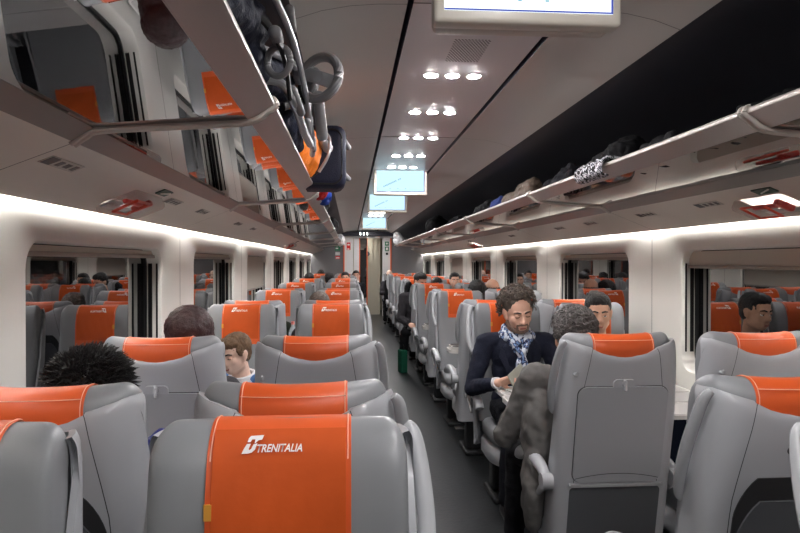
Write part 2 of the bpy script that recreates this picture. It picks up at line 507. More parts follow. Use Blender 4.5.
# vestibule behind the door
bm = bmesh.new()
box(bm, (dx0, Ye + 2.1, 0), (dx1, Ye + 2.15, 2.2)); box(bm, (dx0 - .05, Ye + .09, 0), (dx0, Ye + 2.1, 2.2)); box(bm, (dx1, Ye + .09, 0), (dx1 + .05, Ye + 2.1, 2.2)); box(bm, (dx0, Ye + .09, 2.15), (dx1, Ye + 2.1, 2.2))
box(bm, (CX + .0, Ye + .55, 0), (CX + .36, Ye + .6, 2.15))
for x in (CX + .0, CX + .13, CX + .25): box(bm, (x, Ye + .52, 0), (x + .03, Ye + .56, 2.15))
struct('wall_vestibule', bm, mat('vestibule_beige', srgb(196, 190, 172), .4))
def tagged(name, bm, m, label, cat, group=None, smooth=True):
    return tag(link_mesh(name, bm, m, None, smooth), label, cat, group)
bm = bmesh.new(); cyl(bm, (CX - .1, Ye + .3, 2.13), (CX - .1, Ye + .3, 2.15), .10); tagged('ceiling_light', bm, emat('vestibule_light', (1, .98, .93), 30), 'round bright light in the vestibule ceiling behind the open door', 'light')
bm = bmesh.new(); cyl(bm, (CX + .0, Ye + .12, 1.66), (CX + .0, Ye + .135, 1.66), .065, seg=24)
o = tagged('round_sign', bm, [mat('dark_sign', srgb(70, 74, 84), .4)], 'small round dark grey sign seen through the open end door', 'sign')
# stickers on the end wall
def panel_sign(name, x, z, w, h, m, label, glyph=None, y=None, cat='sign'):
    y = Ye - .002 if y is None else y
    bm = bmesh.new(); box(bm, (x - w / 2, y - .006, z - h / 2), (x + w / 2, y, z + h / 2))
    o = tagged(name, bm, m, label, cat, smooth=False)
    if glyph:
        bm = bmesh.new()
        for (a, b, c, d) in glyph: box(bm, (x + a * w, y - .0085, z + b * h), (x + c * w, y - .006, z + d * h))
        link_mesh('symbol', bm, M_white, o, False)
    return o
panel_sign('fire_notice', dx0 + .12, 1.86, .10, .20, M_red, 'tall red notice on the white panel left of the end door', [(-.3, .1, .3, .3), (-.3, -.45, .2, -.3)])
panel_sign('exit_sign', dx0 - .17, 1.80, .14, .12, M_green, 'small green sign on the grey end wall left of the door', [(-.35, -.1, .1, .15)])
panel_sign('warning_sign', dx0 - .17, 1.66, .12, .08, M_greyw, 'small white sign with red band, upper one below the green sign', None)
panel_sign('warning_sign', dx0 - .17, 1.56, .12, .08, M_red, 'small red sign below the white one on the grey end wall', [(-.4, -.3, .4, .1)])
panel_sign('exit_sign', dx1 - .10, 1.93, .10, .11, M_green, 'upper green pictogram on the white panel right of the end door', [(-.1, -.3, .1, .3), (-.3, 0, .3, .15)])
panel_sign('exit_sign', dx1 - .10, 1.79, .10, .12, M_green, 'lower green pictogram on the white panel right of the end door', [(-.25, -.3, .25, .3)])
panel_sign('black_label', dx1 - .10, 1.66, .06, .06, M_black, 'tiny black label under the green pictograms by the end door', None)
# cluster of small lights in the dark header over the door
lt = empty('header_lamp', (CX - .1, Ye - .22, 2.18), label='dark header lamp unit with six small round lights over the end door', cat='light')
bm = bmesh.new(); box(bm, (-.16, -.02, -.045), (.16, .0, .045)); link_mesh('housing', bm, M_groove, lt, False)
M_hl = emat('header_lamp_emission', (.9, 1, .95), 6)
for i in range(3):
    for j in range(2):
        bm = bmesh.new(); cyl(bm, (-.09 + .09 * i, -.026, -.02 + .04 * j), (-.09 + .09 * i, -.018, -.02 + .04 * j), .017, seg=12); link_mesh('bulb', bm, M_hl, lt, False)

# ------------------------------------------------------------------ ceiling fittings
ordn = ['first', 'second', 'third', 'fourth', 'fifth', 'sixth', 'seventh', 'eighth', 'ninth', 'tenth', 'eleventh', 'twelfth', 'thirteenth', 'fourteenth', 'fifteenth', 'sixteenth', 'seventeenth', 'eighteenth', 'nineteenth', 'twentieth']
def disc_ring(bm, c, r, h, z, seg=20, mi=0):
    cyl(bm, (c[0], c[1], z - h), (c[0], c[1], z), r, seg=seg, mi=mi)
LR = [-1.3, -.55, .2, .95, 2.2, 2.9, 3.62, 4.37, 5.12, 5.74, 6.7, 7.4, 9.0, 9.7, 10.4, 11.1, 11.8, 13.6, 14.4, 15.2, 16.0, 16.8]
proto = None; num = 0
for y in LR:
    for i in (-1, 0, 1):
        if proto is None:
            d = empty('downlight', (0, 0, 0)); proto = d
            bm = bmesh.new(); disc_ring(bm, (0, 0), .036, .003, 0.0, 24); link_mesh('bezel', bm, M_ceilc, d)
            bm = bmesh.new(); disc_ring(bm, (0, 0), .028, .0045, 0.0, 24); link_mesh('lens', bm, M_lamp, d, False)
        else:
            d = copy_tree(proto)
        d.location = (CX + .096 * i, y, 2.2735)
        side = {-1: 'left', 0: 'middle', 1: 'right'}[i]
        vis = [q for q in LR if q > 2.5]
        if y in vis:
            k = vis.index(y)
            lab = '%s round bright downlight of the %s ceiling row of three' % (side, ordn[k]) + (' past the nearest screen' if k < 5 else ' counted from the nearest screen')
        else:
            lab = '%s round ceiling downlight of the row overhead %s' % (side, ['rearmost', 'third back', 'second back', 'first back', 'hidden just past the nearest screen'][LR.index(y)])
        tag(d, lab, 'ceiling light', 'round downlights along the ceiling')

# loudspeaker grille of small holes
bm = bmesh.new()
for i in range(11):
    for j in range(22):
        x = CX - .062 + .0125 * i + (.006 if j % 2 else 0); y = 2.42 + .0125 * j
        r_ = bmesh.ops.create_circle(bm, cap_ends=True, radius=.0042, segments=8)
        bmesh.ops.translate(bm, vec=(x, y, 2.2702), verts=r_['verts'])
tagged('speaker_grille', bm, M_black, 'patch of small dark holes in the ceiling behind the nearest screen', 'speaker grille', smooth=False)

def monitor(y, tilt, label, cyan):
    root = empty('ceiling_screen', (CX, y, 2.275), label=label, cat='screen', group='screens hanging over the aisle')
    bm = bmesh.new(); box(bm, (-.242, 0, -.225), (.242, .06, 0.0), bev=.012)
    link_mesh('housing', bm, M_screenbody, root)
    bm = bmesh.new(); box(bm, (-.236, .05, -.222), (.236, .12, 0.0), bev=.02); link_mesh('back_housing', bm, M_under, root)
    bm = bmesh.new(); box(bm, (-.216, -.003, -.196), (.216, .004, -.006)); sc_ = link_mesh('display', bm, M_screenc if cyan else M_screen, root, False)
    bm = bmesh.new(); box(bm, (-.216, -.004, -.196), (.216, -.003, -.192)); box(bm, (.211, -.004, -.196), (.216, -.003, -.006)); link_mesh('blue_border', bm, M_scrblue, sc_, False)
    bm = bmesh.new()
    for k in range(12):
        t = k / 12
        if k == 9: continue
        a = Vector((-.15 + .16 * t, -.0045, -.15 + .075 * t)); 
        q = Matrix.Translation(a) @ Matrix.Rotation(-R(25), 4, 'Y')
        box(bm, (-.004, 0, -.006 + .002 * (k % 2)), (.0045, .001, .007), M=q)
    for k in range(3): box(bm, (-.1 + .07 * k, -.0045, -.17), (-.09 + .07 * k, -.0035, -.166))
    link_mesh('lettering', bm, M_scrline, sc_, False)
monitor(1.64, 0, 'large bright white ceiling screen nearest the camera', False)
monitor(5.93, 0, 'pale cyan ceiling screen, second one along the aisle', True)
monitor(8.05, 0, 'pale cyan ceiling screen, third one along the aisle', True)
monitor(12.4, 0, 'small pale cyan ceiling screen, farthest along the aisle', True)

# ------------------------------------------------------------------ emergency hammers and stickers on the sloping panels
def slope_frame(s, y, r):
    """matrix: local x along the carriage, local y up the slope towards the aisle, local z out of the panel, downwards"""
    a = Vector((CX + s * 1.166, 0, 1.762)); b = Vector((CX + s * 1.462, 0, 1.6455))
    t = (r - 1.166) / (1.462 - 1.166); p = a.lerp(b, t)
    up = (a - b).normalized(); along = Vector((0, 1, 0)); n = along.cross(up)
    if n.z > 0: n = -n; 
    along = up.cross(n)
    M = Matrix(((along.x, up.x, n.x, p.x), (along.y, up.y, n.y, y), (along.z, up.z, n.z, p.z), (0, 0, 0, 1)))
    return M
def hammer_box(s, y, label):
    root = empty('emergency_hammer', (0, 0, 0), label=label, cat='emergency hammer')
    root.matrix_world = slope_frame(s, y, 1.335) @ Matrix.Scale(1.25, 4)
    bm = bmesh.new(); box(bm, (-.13, -.07, 0), (.13, .075, .045), bev=.016); link_mesh('clear_cover', bm, M_clear, root)
    q = 1 if s > 0 else -1
    bm = bmesh.new(); box(bm, (-.09, .004, .008), (.09, .020, .022), bev=.005); box(bm, (.062, -.022, .008), (.088, .046, .028), bev=.006)
    link_mesh('hammer', bm, M_red, root)
    bm = bmesh.new()
    tube(bm, [(-.10, .05, .03), (-.10, -.03, .035), (.02, -.03, .035), (.02, .05, .03)], .0045, 8, closed=True); link_mesh('orange_frame', bm, mat('orange_red', srgb(230, 60, 20), .35), root)
    bm = bmesh.new(); box(bm, (.03, .078, .0), (.13, .112, .004)); lb = link_mesh('green_label', bm, mat('dark_green_label', srgb(30, 66, 50), .5), root, False)
    bm = bmesh.new(); tube(bm, [(.055, .088, .005), (.115, .105, .005)], .003, 6); link_mesh('arrow', bm, M_white, lb, False)
    bm = bmesh.new(); box(bm, (-.10, -.058, .003), (.11, -.035, .008)); box(bm, (-.10, -.03, .003), (-.02, -.012, .008)); link_mesh('instruction_strip', bm, M_greyw, root, False)
hammer_box(1, 2.66, 'red emergency hammer in a clear box above the nearest right window')
hammer_box(-1, 2.72, 'red emergency hammer in a clear box above the nearest left window')
hammer_box(1, 9.3, 'small red emergency hammer above the far windows, right side')
hammer_box(-1, 9.6, 'small red emergency hammer above the far windows, left side')
def seat_sticker(s, y, label, r=1.26):
    root = empty('seat_number_plate', (0, 0, 0), label=label, cat='label plate', group='seat number plates on the sloping panels')
    root.matrix_world = slope_frame(s, y, r)
    bm = bmesh.new(); box(bm, (-.105, -.022, 0), (.105, .022, .002)); link_mesh('plate', bm, mat('plate_grey', srgb(176, 170, 162), .4), root, False)
    for k, (y0, y1, w_) in enumerate(((-.10, -.05, .019), (-.03, -.005, .013), (.015, .045, .011), (.065, .09, .013))):
        bm = bmesh.new(); box(bm, (y0, -w_, .002), (y1, w_, .003)); link_mesh('pictogram', bm, mat('plate_dark', srgb(60, 54, 54), .5), root, False)
n_ = 0
for s, nm, ys in ((-1, 'left', (1.93, 3.10, 3.70, 4.86, 5.6)), (1, 'right', (3.05, 3.72, 4.6, 5.3, 6.9))):
    for k, y in enumerate(ys):
        seat_sticker(s, y, 'small grey number plate above the %s windows, %s from the camera' % (nm, ordn[k]))

# green running-man sign on the left wall
sg = empty('emergency_exit_sign', (CX - RW + .001, 1.93, 1.425), label='green running figure sign on the cream wall at the left edge', cat='sign')
bm = bmesh.new(); box(bm, (0, -.055, -.05), (.004, .055, .05)); link_mesh('plate', bm, M_white, sg, False)
bm = bmesh.new(); box(bm, (.003, -.052, -.047), (.006, .052, .047)); link_mesh('green_field', bm, M_green, sg, False)
bm = bmesh.new()
cyl(bm, (.006, .026, .030), (.0075, .026, .030), .008, seg=12)
for a, b, r_ in (((.02, .018), (.012, -.005), .007), ((.012, -.005), (.026, -.02), .0045), ((.026, -.02), (.022, -.038), .004), ((.012, -.005), (.0, -.022), .0045), ((.0, -.022), (-.014, -.03), .004), ((.02, .016), (.036, .006), .0035), ((.018, .016), (.0, .012), .0035), ((.0, .012), (-.004, .0), .0035)):
    capsule(bm, (.0065, a[0], a[1]), (.0065, b[0], b[1]), r_, r_, .3, (1, 0, 0), 8)
link_mesh('running_figure', bm, M_white, sg, False)

# ------------------------------------------------------------------ seats
ZT = 1.181
def yc(z): return (ZT - z) * 0.20
def bend(t, z):
    # the ends of the head cushion curl forward
    return (0.012 + 0.036 * max(0.0, min(1.0, (z - .92) / .15))) * t * t
def sag(t, z): return -0.012 * (1 - t * t) * max(0.0, z - 1.05) / .14
class Slab:
    """padded backrest body, leaning back; origin under the crest, facing +y"""
    def __init__(s, W, d, zt, n=4.0): s.W, s.d, s.zt, s.n = W, d, zt, n
    def half(s, z):
        RR = 0.058; k = 1.0
        if z > s.zt - RR: k = math.sqrt(max(0.0, 1 - ((z - (s.zt - RR)) / RR) ** 2))
        taper = 1.0 - 0.03 * max(0, (0.95 - z))
        if z > s.zt - .19: 
            u = (z - (s.zt - .19)) / .19; taper -= 0.02 * u * u
        return s.W * taper - 0.036 * (1 - k), s.d * (0.10 + 0.90 * k) + 0.012 * math.exp(-((z - 1.07) / .10) ** 2) * k, k
    def front(s, x, z, sgn=1):
        w_, d_, k = s.half(z)
        q = max(0.0, 1 - abs(x / w_) ** s.n) ** (1 / s.n)
        y = yc(z) + sgn * d_ * q
        y += bend(x / s.W, z)
        # the head part comes forward over the shoulders
        return y
def slab_mesh(S, zb):
    bm = bmesh.new(); zs = []
    z = zb
    while z < S.zt - .07: zs.append(z); z += .06
    zs += [S.zt - .058 + .058 * math.sin(R(a)) for a in (0, 15, 30, 42, 54, 64, 73, 81, 87)]
    seg = 44; rings = []
    for z in zs:
        w_, d_, k = S.half(z); r = []
        for i in range(seg):
            a = 2 * PI * i / seg; c, s_ = math.cos(a), math.sin(a)
            x = w_ * math.copysign(abs(c) ** (2 / S.n), c)
            y = d_ * math.copysign(abs(s_) ** (2 / S.n), s_)
            y = yc(z) + y + bend(x / S.W, z)
            # crest sags slightly in the middle
            r.append(bm.verts.new((x, y, z + sag(x / S.W, z))))
        rings.append(r)
    for A, B in zip(rings, rings[1:]):
        for i in range(seg): bm.faces.new((A[i], A[(i + 1) % seg], B[(i + 1) % seg], B[i]))
    bm.faces.new(rings[0][::-1]); bm.faces.new(rings[-1])
    return bm
SL = Slab(.215, .056, ZT)
def cover_path(S, zback, zfront, off):
    """points (z, sign) over the crest from the back to the front"""
    P = []
    z = zback
    while z < S.zt - .06: P.append((z, -1)); z += .03
    tops = [S.zt - .058 + .058 * math.sin(R(a)) for a in (0, 15, 30, 42, 54, 64, 73, 81, 87)]
    P += [(t, -1) for t in tops] + [(t, 1) for t in tops[::-1]]
    z = S.zt - .07
    while z > zfront: P.append((z, 1)); z -= .02
    P.append((zfront, 1))
    return P
def cover_mesh(S, hw, path, thick, xs=10, wob=0.0):
    bm = bmesh.new(); O = []; I = []
    for (z, sg_) in path:
        ro = []
        for i in range(xs + 1):
            x = -hw + 2 * hw * i / xs
            y = S.front(x, z, sg_) + (wob * math.sin(i * 2.1 + z * 37) if sg_ > 0 and z < S.zt - .08 else 0)
            ro.append(bm.verts.new((x, y, z + sag(x / S.W, z))))
        O.append(ro)
    for A, B in zip(O, O[1:]):
        for i in range(xs): bm.faces.new((A[i], A[i + 1], B[i + 1], B[i]))
    bmesh.ops.recalc_face_normals(bm, faces=bm.faces)
    g = bmesh.ops.solidify(bm, geom=list(bm.faces), thickness=thick)
    return bm
def stitch(bm, S, x, path):
    pts = [Vector((x, S.front(x, z, sg_) , z + sag(x / S.W, z))) for z, sg_ in path]
    tube(bm, pts, .0011, 5, up=Vector((1, 0, 0)))

LOGO = None
def logo_mesh():
    """lettering and slanted emblem, laid on the front of the cover"""
    me = text_mesh('TRENITALIA', 0.0160, shear=0.28, bold=0.00035)
    S2 = Slab(.221, .0625, ZT + .006)
    bm = bmesh.new(); bm.from_mesh(me)
    xs_ = [v.co.x for v in bm.verts]; wtxt = max(xs_) - min(xs_)
    sc_ = 0.0746 / wtxt
    for v in bm.verts: v.co.x = (v.co.x - min(xs_)) * sc_ - 0.002
    for p in ([(203, 140), (212, 112), (228, 97), (336, 94), (322, 126), (292, 130), (272, 146), (262, 150), (266, 122), (240, 122), (228, 140)],
              [(160, 223), (178, 185), (200, 152), (232, 152), (216, 190), (222, 198), (236, 190), (254, 156), (286, 150), (268, 196), (244, 216), (215, 223)]):
        vs = [bm.verts.new(((q[0] - 295) / 5028, (216 - q[1]) / 5028, 0)) for q in p]
        bm.faces.new(vs)
    bmesh.ops.triangulate(bm, faces=bm.faces)
    for v in bm.verts:
        # readable from the front: +y faces the viewer, so x runs the other way
        x = -(v.co.x - 0.036); z = 1.134 + v.co.y
        v.co = Vector((x, S2.front(x, z, 1) + .0022, z))
    return bm

def U_path(ws, ds, z):
    """back shell section, from the right front edge round the back to the left front edge"""
    P = []
    rc = .05 + .045 * max(0, min(1, (z - .85) / .3))
    fl = min(1.0, (ws - rc) / .176)
    hz_ = max(0, min(1, (z - .55) / .45))
    f = .000 + .050 * (1 - hz_) + .020 * math.exp(-((z - .98) / .09) ** 2) - 0.02 * max(0, min(1, (z - 1.08) / .1))   # how far the wing reaches forward
    for k in range(5): P.append((ws, f - (f + ds - rc) * k / 5))
    for k in range(7):
        a = R(90 * k / 6); P.append((ws - rc + rc * math.cos(a), -ds + rc - rc * math.sin(a)))
    xs_ = [.15, .1512, .1536, .1548, .12, .08, .04, 0]
    for x in (.172, .1664, .164, .12, .08, .04, 0, -.04, -.08, -.12, -.164, -.1664, -.172): P.append((x * fl, -ds))
    for k in range(7):
        a = R(90 - 90 * k / 6); P.append((-ws + rc - rc * math.cos(a), -ds + rc - rc * math.sin(a)))
    for k in range(4, -1, -1): P.append((-ws, f - (f + ds - rc) * k / 5))
    return P
def shell_mesh():
    bm = bmesh.new(); ws0, ds = .231, .078
    def top(x, y):
        t = 1.113 + .064 * (abs(x) / ws0) ** 2.4
        t -= .018
        if y > -.05: t -= .030 * (1 - math.sqrt(max(0, 1 - min(1, (y + .05) / .07) ** 2))) + .004
        return t
    rows = []
    for v in [k / 22 for k in range(21)] + [.93, .95, .965, .978, .988, .995, 1.0]:
        row = []
        P0 = U_path(ws0, ds, .3)
        for i in range(len(P0)):
            z0, zt = .27 + .05 * max(0, P0[i][1] + .05) / .1, None
            x0, y0 = P0[i]; zt = top(x0, y0)
            z = z0 + (zt - z0) * v
            wz = ws0 - .006 * max(0, (z - .95) / .25) + .010 * max(0, (.7 - z))
            x, y = U_path(wz, ds - .02 * max(0, (z - 1.05) / .12) ** 2, z)[i]
            # below the cushion the shell tucks forward
            yy = yc(max(z, .34)) + y
            rim = max(0, 1 - (zt - z) / .02)
            x *= 1 - .030 * rim * rim; yy += .006 * rim * rim * (1 if y < -.04 else 0)
            row.append(bm.verts.new((x, yy, z)))
        rows.append(row)
    for A, B in zip(rows, rows[1:]):
        for i in range(len(A) - 1):
            f = bm.faces.new((A[i], A[i + 1], B[i + 1], B[i]))
            if i in (13, 22) and A[i].co.z > .5: f.material_index = 1
    # inner skin of the moulded shell, 1 cm inside
    inner = []
    for A in rows:
        r2 = []
        for v in A:
            y0 = v.co.y - yc(max(v.co.z, .34))
            r2.append(bm.verts.new((v.co.x * .945, v.co.y + (.012 if y0 < -.04 else 0), v.co.z - (.004 if A is rows[-1] else 0))))
        inner.append(r2)
    for A, B in zip(inner, inner[1:]):
        for i in range(len(A) - 1): bm.faces.new((A[i + 1], A[i], B[i], B[i + 1]))
    for A, B in ((rows[0], inner[0]), (inner[-1], rows[-1])):
        for i in range(len(A) - 1): bm.faces.new((A[i + 1], A[i], B[i], B[i + 1]))
    for k in (0, -1):
        for j in range(len(rows) - 1): bm.faces.new((rows[j][k], rows[j + 1][k], inner[j + 1][k], inner[j][k]))
    return bm
def backpt(x, z, off=0.0, ds=.078):
    return Vector((x, yc(z) - ds - off, z))
NB = Vector((0, -1, -.2)).normalized()
def back_plate(bm, cx, cz, hw, hh, r, off, thick, arch=False, mi=0):
    pts = rrect(cx, cz, hw, hh, r, 6)
    if arch: pts = [(x, z - (0.09 * (abs(x) / hw) ** 2.2 if z > cz else 0)) for x, z in pts]
    plate(bm, [backpt(x, z, off) for x, z in pts], thick, mi, NB)

def slab_flat(bm, cx, cy, hx, hy, z0, z1, n=4, seg=36, dome=0.0):
    zs = [(0, .80), (.12, .93), (.3, 1.0), (.7, 1.0), (.86, .95), (.96, .84), (1.0, .68)]
    rings = []
    for t, k in zs:
        r = []
        for i in range(seg):
            a = 2 * PI * i / seg; c, s_ = math.cos(a), math.sin(a)
            kx = 1 - (1 - k) * (.045 / hx) * 5; ky = 1 - (1 - k) * (.045 / hy) * 5
            r.append(bm.verts.new((cx + kx * hx * math.copysign(abs(c) ** (2 / n), c), cy + ky * hy * math.copysign(abs(s_) ** (2 / n), s_), z0 + (z1 - z0) * t)))
        rings.append(r)
    for A, B in zip(rings, rings[1:]):
        for i in range(seg): bm.faces.new((A[i], A[(i + 1) % seg], B[(i + 1) % seg], B[i]))
    bm.faces.new(rings[0][::-1]); bm.faces.new(rings[-1])

def make_seat(aisle, tray, rows_side):
    """aisle: +1/-1 side of the aisle in local x (0 for a window seat)"""
    root = empty('train_seat', (0, 0, 0), 0, 'x', 'seat', 'x')
    link_mesh('backrest', slab_mesh(SL, .44), M_leather, root, True, 60)
    link_mesh('shell', shell_mesh(), [M_shell, M_seam], root, True, 45)
    SB = Slab(.2165, .0585, ZT + .0022)
    path = cover_path(SB, 1.06, .93, 0)
    hb = link_mesh('headrest_band', cover_mesh(SB, .118, path, -.001), M_olea, root, True, 60)
    bm = bmesh.new()
    SC = Slab(.218, .0605, ZT + .0044)
    for x in (-.1125, .1125): stitch(bm, SC, x, cover_path(SC, 1.09, 1.17, 0))
    pts = []
    for i in range(13):
        x = -.115 + .23 * i / 12; z = 1.155; pts.append(Vector((x, SC.front(x, z, -1), z)))
    tube(bm, pts, .0011, 5)
    link_mesh('stitching', bm, M_stitch, hb)
    # loose printed cloth hanging over the front
    S2 = Slab(.221, .0625, ZT + .006)
    P = [(z, 1) for z in [ZT - .058 + .058 * math.sin(R(a)) + .006 for a in (50, 35, 20, 5)]] + [(1.12 - .012 * k, 1) for k in range(0, 14)]
    cl = link_mesh('headrest_cloth', cover_mesh(S2, .109, P, -.0012, 14, .0012), M_ocloth, root, True, 60)
    link_mesh('printed_logo', logo_mesh(), M_white, cl, False)
    bm = bmesh.new()
    z0 = 1.045
    box(bm, (.107, S2.front(.11, z0) - .004, z0 - .013), (.119, S2.front(.11, z0) + .001, z0 + .013)); link_mesh('fabric_tab', bm, M_tab, cl, False)
    # seat pad and pan
    bm = bmesh.new(); slab_flat(bm, 0, .405, .212, .245, .37, .475); link_mesh('seat_cushion', bm, M_leather, root, True, 60)
    bm = bmesh.new(); slab_flat(bm, 0, .39, .222, .245, .25, .385, n=3.2); link_mesh('seat_pan', bm, M_shell, root, True, 60)
    bm = bmesh.new()
    box(bm, (-.15, .20, .03), (.15, .32, .27), bev=.02); box(bm, (-.17, .14, .0), (.17, .46, .035), bev=.012)
    link_mesh('pedestal', bm, M_dark, root, True)
    bm = bmesh.new(); box(bm, (-.10, .48, .0), (.12, .56, .014), bev=.004); link_mesh('foot_plate', bm, M_alu, root, False)
    # tray table or arched pocket on the back
    if tray:
        bm = bmesh.new(); back_plate(bm, 0, .79, .176, .193, .035, -.002, .0045); link_mesh('tray_gap', bm, M_seam, root, False)
        bm = bmesh.new(); back_plate(bm, 0, .79, .1735, .1905, .034, .0, .0085); tt = link_mesh('tray_table', bm, M_tray, root, True, 30)
        bm = bmesh.new(); back_plate(bm, 0, .987, .042, .022, .016, -.001, .0090)
        link_mesh('latch_recess', bm, M_shell, tt, True, 30)
        bm = bmesh.new(); p = backpt(0, .992, .012)
        capsule(bm, p + Vector((0, 0, .008)), p + Vector((0, -.006, -.022)), .0075, .006); cyl(bm, p + Vector((0, .01, 0)), p + Vector((0, -.008, 0)), .010); link_mesh('latch', bm, M_handle, tt)
        bm = bmesh.new(); back_plate(bm, 0, .588, .186, .006, .005, -.001, .016); link_mesh('pocket_ledge', bm, M_handle, root, True, 30)
        bm = bmesh.new(); back_plate(bm, 0, .405, .180, .172, .02, -.002, .005); link_mesh('lower_pocket', bm, M_pocket, root, False)
        bm = bmesh.new(); p = backpt(-.19, 1.03, -.002); cyl(bm, p, p + Vector((0, -.02, 0)), .007, .005); capsule(bm, p + Vector((0, -.02, -.001)), p + Vector((0, -.022, .008)), .006, .006); link_mesh('coat_hook', bm, M_handle, root)
        bm = bmesh.new(); tube(bm, [backpt(x, .625 - .02 * (1 - (x / .165) ** 2) * -1 - .012, .0095) for x in [-.165 + .033 * k for k in range(11)]], .0012, 5); link_mesh('tray_lip', bm, M_seam, tt)
    else:
        bm = bmesh.new(); back_plate(bm, 0, .70, .158, .285, .05, -.002, .005, arch=True); link_mesh('back_pocket', bm, M_seam, root, False)
        bm = bmesh.new(); back_plate(bm, 0, .645, .148, .28, .05, .0, .008, arch=True); link_mesh('pocket_panel', bm, M_pocket, root, True, 30)
        bm = bmesh.new(); back_plate(bm, 0, 1.012, .045, .010, .0095, -.002, .0035); link_mesh('recess', bm, M_seam, root, False)
    # armrests
    arms = ([aisle] if aisle else [])
    arms = arms + ([-aisle] if aisle else [])
    for q in arms:
        x = q * .262
        bm = bmesh.new()
        path = smooth_path([(x, .07, .600), (x, .14, .628), (x, .26, .636), (x, .38, .625), (x, .455, .600), (x, .475, .578)], 4)
        tube(bm, path, [.018 + .008 * min(1, i / 6) for i in range(len(path))], 12, flat=1.0)
        am = link_mesh('armrest', bm, M_shell, root)
        bm = bmesh.new()
        cyl(bm, (x - .022, .075, .592), (x + .022, .075, .592), .032, seg=24)
        capsule(bm, (x, .075, .59), (x, .20, .50), .022, .012, .8, (1, 0, 0)); link_mesh('armrest_hinge', bm, M_handle, am)
    if aisle:
        q = aisle
        bm = bmesh.new()
        yb = lambda z: yc(z) - .035
        path = smooth_path([(q * .219, yb(1.15), 1.150), (q * .234, yb(1.13) + .004, 1.130), (q * .246, yb(1.05) + .014, 1.06), (q * .251, yb(.98) + .036, .97), (q * .242, yb(.90) + .058, .89), (q * .226, yb(.86) + .070, .855)], 6)
        tube(bm, path, [.007 + .0055 * math.sin(PI * i / (len(path) - 1)) ** .7 for i in range(len(path))], 12, flat=1.3, up=Vector((1, 0, 0)))
        link_mesh('grab_handle', bm, M_handle, root)
    return root

ROWL = [('A', 1.19, -1), ('B', 1.50, 1), ('C', 2.45, 1), ('D', 4.33, -1), ('E', 4.72, 1), ('F', 6.45, -1), ('G', 6.84, 1), ('H', 8.50, -1), ('I', 8.89, 1), ('J', 10.6, -1), ('K', 10.99, 1), ('L', 12.7, -1), ('M', 13.09, 1), ('N', 14.8, -1), ('O', 15.19, 1)]
ROWR = [('A', 1.12, -1), ('B', 1.50, 1), ('C', 2.45, 1), ('D', 4.33, -1), ('E', 4.72, 1), ('F', 6.20, -1), ('G', 6.59, 1), ('H', 8.13, -1), ('I', 8.52, 1), ('J', 10.1, -1), ('K', 10.49, 1), ('L', 12.05, -1), ('M', 12.44, 1), ('N', 14.0, -1), ('O', 14.39, 1), ('P', 15.95, -1)]
ROWY = {('left', r[0]): r[1] for r in ROWL}; ROWY.update({('right', r[0]): r[1] for r in ROWR})
protos = {}
SX = {('left', 'aisle'): CX - .575, ('left', 'window'): CX - 1.14, ('right', 'aisle'): CX + .575, ('right', 'window'): CX + 1.14}
SPECIAL = {('left', 'A', 'aisle'): 'grey seat with printed orange cloth filling the bottom centre of the photo, facing the camera',
           ('left', 'A', 'window'): 'grey seat cut off by the bottom left corner, orange cloth at its left edge',
           ('left', 'B', 'aisle'): 'grey seat with orange headrest band right behind the large front seat by the aisle',
           ('left', 'B', 'window'): 'grey seat with orange headrest, person with black spiky hair sitting in it',
           ('left', 'C', 'aisle'): 'grey seat back with orange band beside the aisle, right of the small boy',
           ('left', 'C', 'window'): 'grey seat back with orange band, dark red haired woman sitting in it',
           ('right', 'C', 'aisle'): 'large grey seat back with closed tray table behind the man in grey suit',
           ('right', 'C', 'window'): 'grey seat back with orange band in front of the large right window',
           ('right', 'B', 'aisle'): 'grey seat back with long side handle in the bottom right corner of the photo',
           ('right', 'A', 'aisle'): 'grey seat edge cut off by the bottom right corner, nearest on the right',
           ('right', 'B', 'window'): 'grey window seat beyond the right edge, next to the seat with long side handle',
           ('right', 'D', 'aisle'): 'grey seat of the curly haired man in navy blazer, facing the camera',
           ('right', 'D', 'window'): 'grey window seat of the black haired young man facing the camera'}
for side, ROWS in (('left', ROWL), ('right', ROWR)):
    for ri, (rn, y, face) in enumerate(ROWS):
        for pos in ('aisle', 'window'):
            if rn == 'A' and side == 'right' and pos == 'window': continue
            s = -1 if side == 'left' else 1
            # local side of the aisle: world aisle direction is -s
            a = (-s * face) if pos == 'aisle' else 0
            rs = s * face * -1
            key = (a, rs if pos == 'window' else 0, rn == 'C')
            if key not in protos:
                o = make_seat(a, rn == 'C', rs); protos[key] = o
            else: o = copy_tree(protos[key])
            o.location = (SX[(side, pos)] + {('left', 'A', 'aisle'): .008, ('right', 'B', 'aisle'): .03, ('right', 'A', 'aisle'): .02}.get((side, rn, pos), 0), y, 0); o.rotation_euler = (0, 0, 0 if face > 0 else PI)
            lab = SPECIAL.get((side, rn, pos))
            if not lab:
                lab = '%s %s seat of the %s row %s of the aisle, %s' % ('grey', pos, ordn[ri], side, 'orange cloth facing the camera' if face < 0 else 'back turned to the camera')
            tag(o, lab, 'seat', 'grey and orange train seats')

